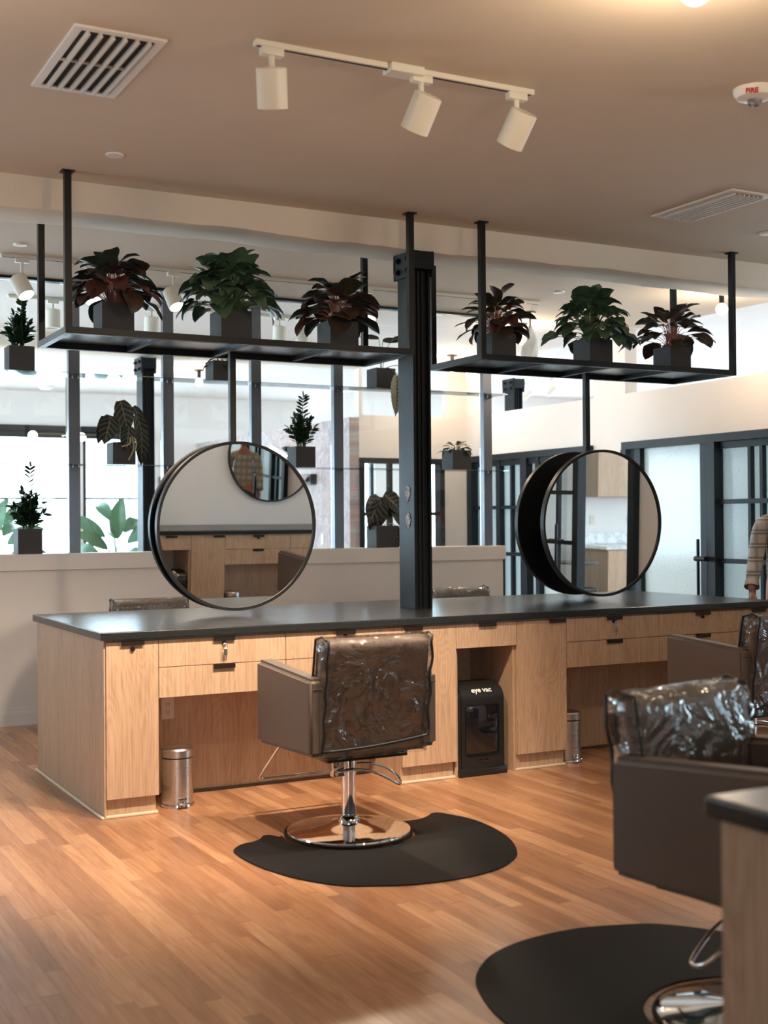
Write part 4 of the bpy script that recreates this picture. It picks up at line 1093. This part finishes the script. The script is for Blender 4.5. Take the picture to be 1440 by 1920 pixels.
bm = new_bm(); cyl(bm, (-.03, -.14, -.06), (-.03, -.04, -.02), .055, .03, n=20); obj('lamp_head', bm, 'chrome', t, 'auto')

# ------------------------------------------------------------------ kitchen behind the right doors (seen in the right mirror)
def kbox(name, label, cat, x0, x1, y0, y1, z0, z1, m, bev=.003):
    bm = new_bm(); box(bm, x0, x1, y0, y1, z0, z1, bev); return tag(obj(name, bm, m), label, cat)
b = new_bm(); box(b, XR + .14, 10.4, -6.05, -5.95, 0, 3.5); struct('wall_kitchen', b, 'wall')
t = thing('kitchen_cabinet', 'grey oak base cabinet with pale front, seen in the right mirror', 'cabinet', (8.12, -5.94, 0))
bm = new_bm(); box(bm, 0, 1.9, .0, .60, 0, .87); obj('carcass', bm, 'greyoak', t)
for k in range(3): bm = new_bm(); box(bm, .005 + .63 * k, .625 + .63 * k, .602, .62, .1, .865, .002); obj('door', bm, 'oak', t)
kbox('kitchen_counter', 'pale marble kitchen counter seen in the right mirror', 'countertop', 8.08, 9.94, -5.94, -5.30, .872, .912, 'marble')
kbox('backsplash', 'pale marble backsplash above the kitchen counter', 'panel', 8.08, 9.94, -5.945, -5.925, .913, 1.06, 'marble')
t = thing('wall_cabinet', 'grey oak wall cabinet above the kitchen counter, seen in the right mirror', 'cabinet', (8.15, -5.94, 1.52))
bm = new_bm(); box(bm, 0, 1.8, 0, .34, 0, .95); obj('carcass', bm, 'greyoak', t)
for k in range(3): bm = new_bm(); box(bm, .005 + .6 * k, .595 + .6 * k, .342, .36, .005, .945, .002); obj('door', bm, 'oak', t)
outlet(8.35, -5.947, 1.22, PI, 'left outlet above the kitchen counter'); outlet(8.95, -5.947, 1.22, PI, 'right outlet above the kitchen counter')
t = thing('round_table', 'small round black table in the kitchen, seen in the right mirror', 'table', (7.46, -5.12, 0))
bm = new_bm(); lathe(bm, [(0, .73), (.27, .73), (.285, .74), (.285, .75), (0, .75)], n=48); obj('tabletop', bm, 'plastic', t, 'auto')
bm = new_bm(); cyl(bm, (0, 0, .02), (0, 0, .73), .022, n=20); cyl(bm, (0, 0, 0), (0, 0, .02), .2, n=36); obj('pedestal', bm, 'black', t, 'auto')
t = thing('low_stool', 'low black stool beside the round kitchen table, seen in the right mirror', 'stool', (7.12, -4.64, 0))
bm = new_bm(); vs = box(bm, -.19, .19, -.18, .18, .42, .46, .018, 3)
for v in bm.verts: v.co.z += .035 * (v.co.x / .19) ** 2
obj('seat', bm, 'plastic', t, 'auto')
for sx in (-1, 1):
    for sy in (-1, 1): bm = new_bm(); cyl(bm, (sx * .2, sy * .19, 0), (sx * .14, sy * .14, .43), .010, n=10); obj('leg', bm, 'black', t, 'auto')
P = pot(1.98, YS - .40, CZ + .001, .17, .17, 'trailing plant on the foreground station, seen at the left mirror rim', 'plants on the foreground station')
bushy(P, .17, 88, 16, .2, .26, .10, .5, ['leaf_zz'], 'darkstem', droop=1.1)

# ------------------------------------------------------------------ person
def skinmesh(name, verts, edges, radii, m, parent, root=0, sub=2):
    me = bpy.data.meshes.new(name); me.from_pydata([Vector(v) for v in verts], edges, []); o = bpy.data.objects.new(name, me); COL.objects.link(o); o.parent = parent
    me.materials.append(M[m]); o.modifiers.new('skin', 'SKIN')
    if not me.skin_vertices: 
        bm = bmesh.new(); bm.from_mesh(me); bm.verts.layers.skin.verify(); bm.to_mesh(me); bm.free()
    for i, r in enumerate(radii):
        r = r if isinstance(r, tuple) else (r, r); me.skin_vertices[0].data[i].radius = r; me.skin_vertices[0].data[i].use_root = (i == root)
    s = o.modifiers.new('sub', 'SUBSURF'); s.levels = sub; s.render_levels = sub
    bake(o); return o
def make_person():
    # local frame: faces -Y, his right hand side is -X
    t = thing('person', 'person in a plaid shirt and dark trousers, cut by the right picture edge', 'person', (5.40, .86, 0), R_(-28))
    V = [(0, 0, .98), (0, 0, 1.12), (0, .01, 1.28), (0, .01, 1.42), (0, .0, 1.51), (0, -.015, 1.57),
         (-.10, .01, 1.43), (-.185, .01, 1.42), (-.235, .0, 1.16), (-.30, -.10, .945), (-.305, -.12, .915),
         (.10, .01, 1.43), (.185, .01, 1.42), (.24, .02, 1.14), (.26, -.07, .92), (.26, -.085, .885),
         (-.095, 0, .92), (-.105, -.005, .50), (-.11, .02, .09), (-.115, -.10, .045),
         (.095, 0, .92), (.105, -.005, .50), (.11, .02, .09), (.115, -.10, .045)]
    E = [(0, 1), (1, 2), (2, 3), (3, 4), (4, 5), (3, 6), (6, 7), (7, 8), (8, 9), (9, 10), (3, 11), (11, 12), (12, 13), (13, 14), (14, 15), (0, 16), (16, 17), (17, 18), (18, 19), (0, 20), (20, 21), (21, 22), (22, 23)]
    Rr = [(.15, .10), (.135, .095), (.155, .105), (.12, .085), .052, .05, (.075, .07), .055, .043, .029, .026, (.075, .07), .055, .043, .029, .026, (.085, .085), .058, .038, .036, (.085, .085), .058, .038, .036]
    body = skinmesh('body', V, E, Rr, 'skin', t)
    # head
    bm = new_bm(); bmesh.ops.create_uvsphere(bm, u_segments=32, v_segments=22, radius=1.)
    for v in bm.verts:
        x, y, z = v.co; w = .076 * (1 - .22 * max(0, -z)); d = .096; 
        v.co = Vector((x * w, y * d * (1 - .10 * max(0, -z)), z * .118 + 1.66))
        if y < -.5 and abs(x) < .9:   # face relief
            fz = z
            nose = math.exp(-((x) / .16) ** 2) * math.exp(-((fz + .18) / .20) ** 2); v.co.y -= .024 * nose
            for sx in (-.42, .42): v.co.y += .010 * math.exp(-((x - sx) / .2) ** 2 - ((fz - .02) / .14) ** 2)
            v.co.y -= .006 * math.exp(-(x / .35) ** 2 - ((fz + .52) / .08) ** 2) - .003 * math.exp(-(x / .3) ** 2 - ((fz + .43) / .05) ** 2)
            v.co.y -= .008 * math.exp(-(x / .3) ** 2 - ((fz + .85) / .15) ** 2)
    hd = obj('head', bm, 'skin', t, True)
    for sx in (-1, 1):
        bm = new_bm(); bmesh.ops.create_uvsphere(bm, u_segments=12, v_segments=8, radius=1.)
        for v in bm.verts: v.co = Vector((sx * .078 + v.co.x * .010, v.co.y * .020 + .006, v.co.z * .032 + 1.655))
        obj('ear', bm, 'skin', hd, True)
        bm = new_bm(); bmesh.ops.create_uvsphere(bm, u_segments=12, v_segments=8, radius=.0115)
        for v in bm.verts: v.co += Vector((sx * .031, -.0815, 1.664))
        e = obj('eye', bm, 'letter', hd, True)
    bm = new_bm(); bmesh.ops.create_uvsphere(bm, u_segments=32, v_segments=22, radius=1.)
    for v in bm.verts: x, y, z = v.co; v.co = Vector((x * .084, y * .104 + .006, z * .122 + 1.672))
    bmesh.ops.delete(bm, geom=[v for v in bm.verts if v.co.z < 1.60 or (v.co.y < -.030 and v.co.z < 1.722) or (abs(v.co.x) < .2 and v.co.y < .03 and v.co.z < 1.67)], context='VERTS')
    obj('hair', bm, 'hair', t, True)
    # hands: palm + five fingers each
    for s, (wx, wy, wz) in ((-1, (-.305, -.12, .915)), (1, (.26, -.085, .885))):
        vv = [(wx, wy, wz), (wx, wy - .012, wz - .045), (wx - .0, wy - .018, wz - .085)]; ee = [(0, 1), (1, 2)]; rr = [.024, (.018, .032), (.015, .036)]
        for k, (off, ln) in enumerate(((-.028, .072), (-.009, .082), (.010, .078), (.028, .060))):
            b0 = len(vv); vv += [(wx, wy - .018 + off, wz - .092), (wx - s * .006, wy - .018 + off, wz - .092 - ln * .45), (wx - s * .018, wy - .016 + off, wz - .092 - ln * .78), (wx - s * .032, wy - .014 + off, wz - .092 - ln)]
            ee += [(2, b0), (b0, b0 + 1), (b0 + 1, b0 + 2), (b0 + 2, b0 + 3)]; rr += [.0095, .009, .008, .007]
        b0 = len(vv); vv += [(wx - s * .008, wy - .045, wz - .040), (wx - s * .018, wy - .062, wz - .070), (wx - s * .026, wy - .066, wz - .098)]
        ee += [(1, b0), (b0, b0 + 1), (b0 + 1, b0 + 2)]; rr += [.011, .010, .008]
        skinmesh('hand', vv, ee, rr, 'skin', t, root=1)
    # shirt
    k = 1.16
    SV = [(0, 0, .90), (0, 0, 1.12), (0, .01, 1.28), (0, .01, 1.42), (0, .002, 1.475), (-.10, .01, 1.425), (-.19, .01, 1.415), (-.238, .0, 1.16), (-.275, -.06, 1.04), (-.297, -.095, .965), (.10, .01, 1.425), (.19, .01, 1.415), (.243, .02, 1.14), (.255, -.03, 1.0), (.26, -.06, .94)]
    SE = [(0, 1), (1, 2), (2, 3), (3, 4), (3, 5), (5, 6), (6, 7), (7, 8), (8, 9), (3, 10), (10, 11), (11, 12), (12, 13), (13, 14)]
    SR = [(.19, .135), (.165, .12), (.175, .125), (.135, .10), .062, (.09, .08), .075, .062, .055, .055, (.09, .08), .075, .062, .055, .055]
    skinmesh('shirt', SV, SE, SR, 'plaid', t)
    bm = new_bm()
    for (p, q) in (((-.290, -.082, .985), (-.302, -.108, .938)), ((.257, -.045, .965), (.26, -.07, .915))):
        cyl(bm, p, q, .050, .056, n=24, caps=False); cyl(bm, p, q, .044, .048, n=24, caps=False)
    obj('sleeve_cuff', bm, 'plaid', t, True)
    PV = [(0, 0, .98), (0, 0, .91), (-.10, 0, .86), (-.107, -.005, .50), (-.11, .015, .13), (.10, 0, .86), (.107, -.005, .50), (.11, .015, .13)]
    skinmesh('trousers', PV, [(0, 1), (1, 2), (2, 3), (3, 4), (1, 5), (5, 6), (6, 7)], [(.165, .115), (.15, .115), .10, .075, .065, .10, .075, .065], 'denim', t)
    for s in (-1, 1): 
        bm = new_bm(); box(bm, s * .113 - .045, s * .113 + .045, -.19, .07, 0, .085, .03, 4)
        for v in bm.verts:
            if v.co.y < -.05 and v.co.z > .04: v.co.z -= .03 * min(1, (-.05 - v.co.y) / .1)
        obj('shoe', bm, 'shoe', t, True)
make_person()

# ------------------------------------------------------------------ daylight and lamps
w = bpy.data.worlds.new('World'); SC.world = w; w.use_nodes = True
bg = w.node_tree.nodes['Background']; bg.inputs['Color'].default_value = (.66, .85, 1.0, 1); bg.inputs['Strength'].default_value = 11.
def portal(loc, rot, sx, sy):
    l = bpy.data.lights.new('portal', 'AREA'); l.shape = 'RECTANGLE'; l.size = sx; l.size_y = sy; l.cycles.is_portal = True
    o = bpy.data.objects.new('sky_portal', l); COL.objects.link(o); o.location = loc; o.rotation_euler = rot
for (a, c, z0, z1) in wl: portal((XL - .21, (a + c) / 2, (z0 + z1) / 2), (0, R_(-90), 0), z1 - z0, c - a)
for (a, c, z0, z1) in we: portal((12.21, (a + c) / 2, (z0 + z1) / 2), (0, R_(90), 0), z1 - z0, c - a)
for (a, c, z0, z1) in wf + [(5.2, 7.4, .9, 2.55), (8., 11., .9, 2.9)]: portal(((a + c) / 2, YF + .21, (z0 + z1) / 2), (R_(-90), 0, 0), c - a, z1 - z0)
for a, c in ((-3.3, -2.4),): portal(((a + c) / 2, YB - .21, 1.7), (R_(90), 0, 0), c - a, 1.2)

# ------------------------------------------------------------------ camera
cam = bpy.data.cameras.new('cam'); co = bpy.data.objects.new('camera', cam); COL.objects.link(co)
rt = Vector((0.88325805, -0.46882448, -0.00766994)); up = Vector((0.00267528, -0.01131864, 0.99993236)); fw = Vector((0.46887958, 0.88321883, 0.00874305))
mm = Matrix((rt, up, -fw)).transposed().to_4x4(); mm.translation = Vector((-1.65423, -6.03758, 1.4292)); co.matrix_world = mm
cam.sensor_fit = 'VERTICAL'; cam.sensor_height = 36.; cam.lens = 2372.76 / 1920 * 36
cam.clip_start = .05; cam.dof.use_dof = True; cam.dof.focus_distance = 7.4; cam.dof.aperture_fstop = 2.6
SC.camera = co
SC.view_settings.view_transform = 'Standard'; SC.view_settings.look = 'None'; SC.view_settings.gamma = 1.; SC.view_settings.use_curve_mapping = False
SC.view_settings.exposure = .55
